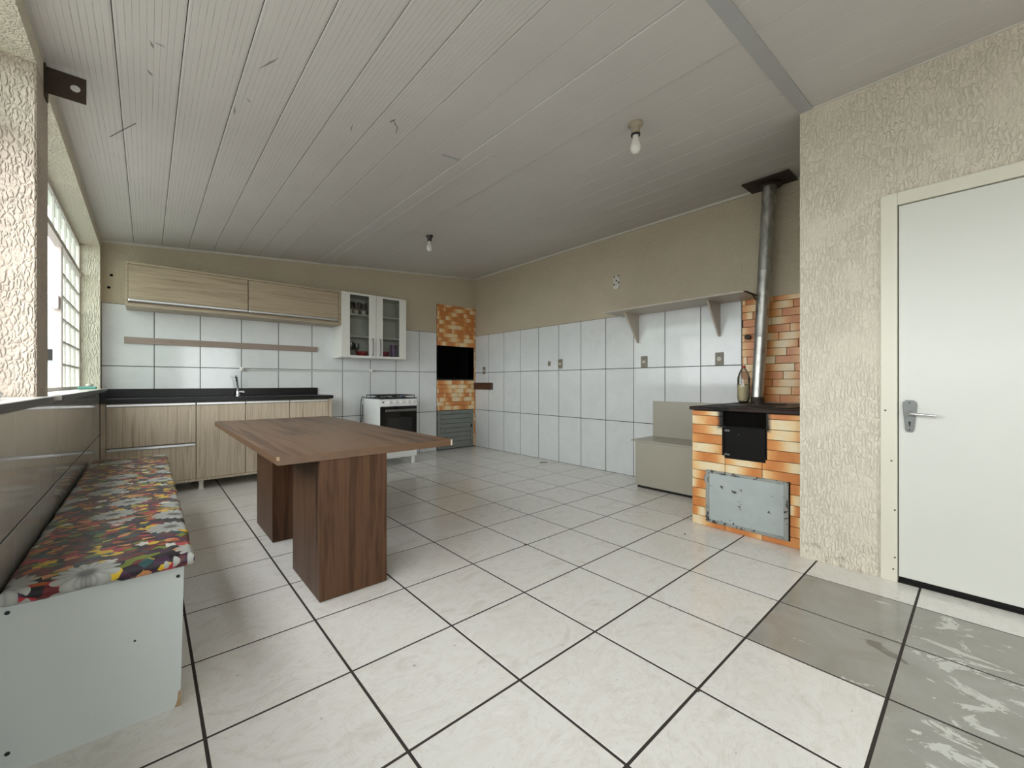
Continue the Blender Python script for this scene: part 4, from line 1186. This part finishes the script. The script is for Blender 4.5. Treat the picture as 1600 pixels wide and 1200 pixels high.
# ---- wires hanging from the ceiling
def wire(pts, lab):
    tag(G().tube(pts, 0.0016, 6).build('loose_wire', 'rust_dark'), lab, 'wire', 'loose wires on the ceiling')
def cz(x, y, d=0.003): return (x, y, zc(x) - d)
wire([cz(-0.164, 3.404), cz(-0.115, 3.29, 0.006), cz(-0.085, 3.22, 0.009), cz(-0.048, 3.153)], 'curved dark wire scrap on the ceiling near the window pier')
wire([cz(1.089, 2.333), cz(1.097, 2.29, 0.006), cz(1.113, 2.325, 0.008), cz(1.143, 2.352, 0.008), cz(1.150, 2.37, 0.010), cz(1.160, 2.412, 0.012)], 'short curled wire on the middle of the ceiling')
# scuff marks on the lining boards
def scuff(x, y, dx, dy, wd):
    n = Vector((-dy, dx, 0)).normalized() * wd
    a, m, b = Vector((x, y, 0)), Vector((x + dx * 0.6, y + dy * 0.6, 0)), Vector((x + dx, y + dy, 0))
    vs = [a, m + n, b, m - n]
    pts = [(v.x, v.y, zc(v.x) - 0.0006) for v in vs] + [(v.x, v.y, zc(v.x) - 0.0001) for v in vs]
    G().raw(pts, [(3, 2, 1, 0), (4, 5, 6, 7), (0, 1, 5, 4), (1, 2, 6, 5), (2, 3, 7, 6), (3, 0, 4, 7)]).build('scuff_mark', 'scuff', ceiling)
M['scuff'] = plain('grey scuff', (0.27, 0.255, 0.24), 0.7)
for a in ((0.010, 2.36, 0.012, 0.05, 0.006), (0.02, 2.36, 0.04, 0.012, 0.004), (0.0, 2.585, 0.02, 0.045, 0.007), (0.40, 2.29, 0.06, -0.14, 0.006), (0.355, 2.66, 0.012, 0.11, 0.005), (0.39, 2.56, 0.03, 0.035, 0.004), (0.92, 2.48, 0.02, 0.09, 0.004)):
    scuff(*a)
# paint chips on the door frame
for y, z in ((0.361, 0.955), (0.335, 0.674), (0.321, 0.401), (0.321, 0.137), (0.327, 0.071)):
    G().lathe([(0.004, 0), (0.005, 0.001)], (XD - 0.0128, y, z), 7, 'X').build('paint_chip', 'rust_dark', door)
# crumbs and a twig swept onto the floor
def crumb(x, y, r, lab):
    g = G().lathe([(r * 0.6, 0), (r, r * 0.5), (r * 0.4, r)], (x, y, 0.0003), 6)
    tag(g.build('dirt_crumb', 'rust_dark'), lab, 'dirt', 'crumbs on the floor')
crumb(1.940, 2.062, 0.010, 'dark crumb on a tile joint in the middle of the floor')
crumb(1.489, 0.676, 0.007, 'dark crumb on a tile joint near the grey tiles')
crumb(2.954, 1.439, 0.007, 'dark crumb on the tile in front of the wood stove')
tx, ty = 4.133, 4.019
tag(G().tube([(tx - 0.05, ty + 0.03, 0.005), (tx, ty, 0.006), (tx + 0.03, ty - 0.04, 0.005)], 0.0045, 6).build('twig', 'rust_dark'), 'short brown twig on the floor near the tiled right wall', 'twig')
# nail holes left of the wall cabinet
for x, z in ((-0.274, 2.211), (-0.293, 2.083)):
    G().lathe([(0.014, 0), (0.010, 0.006)], (x, YB - 0.0005, z), 8, 'Y').build('wall_hole', 'soot', wall_back)
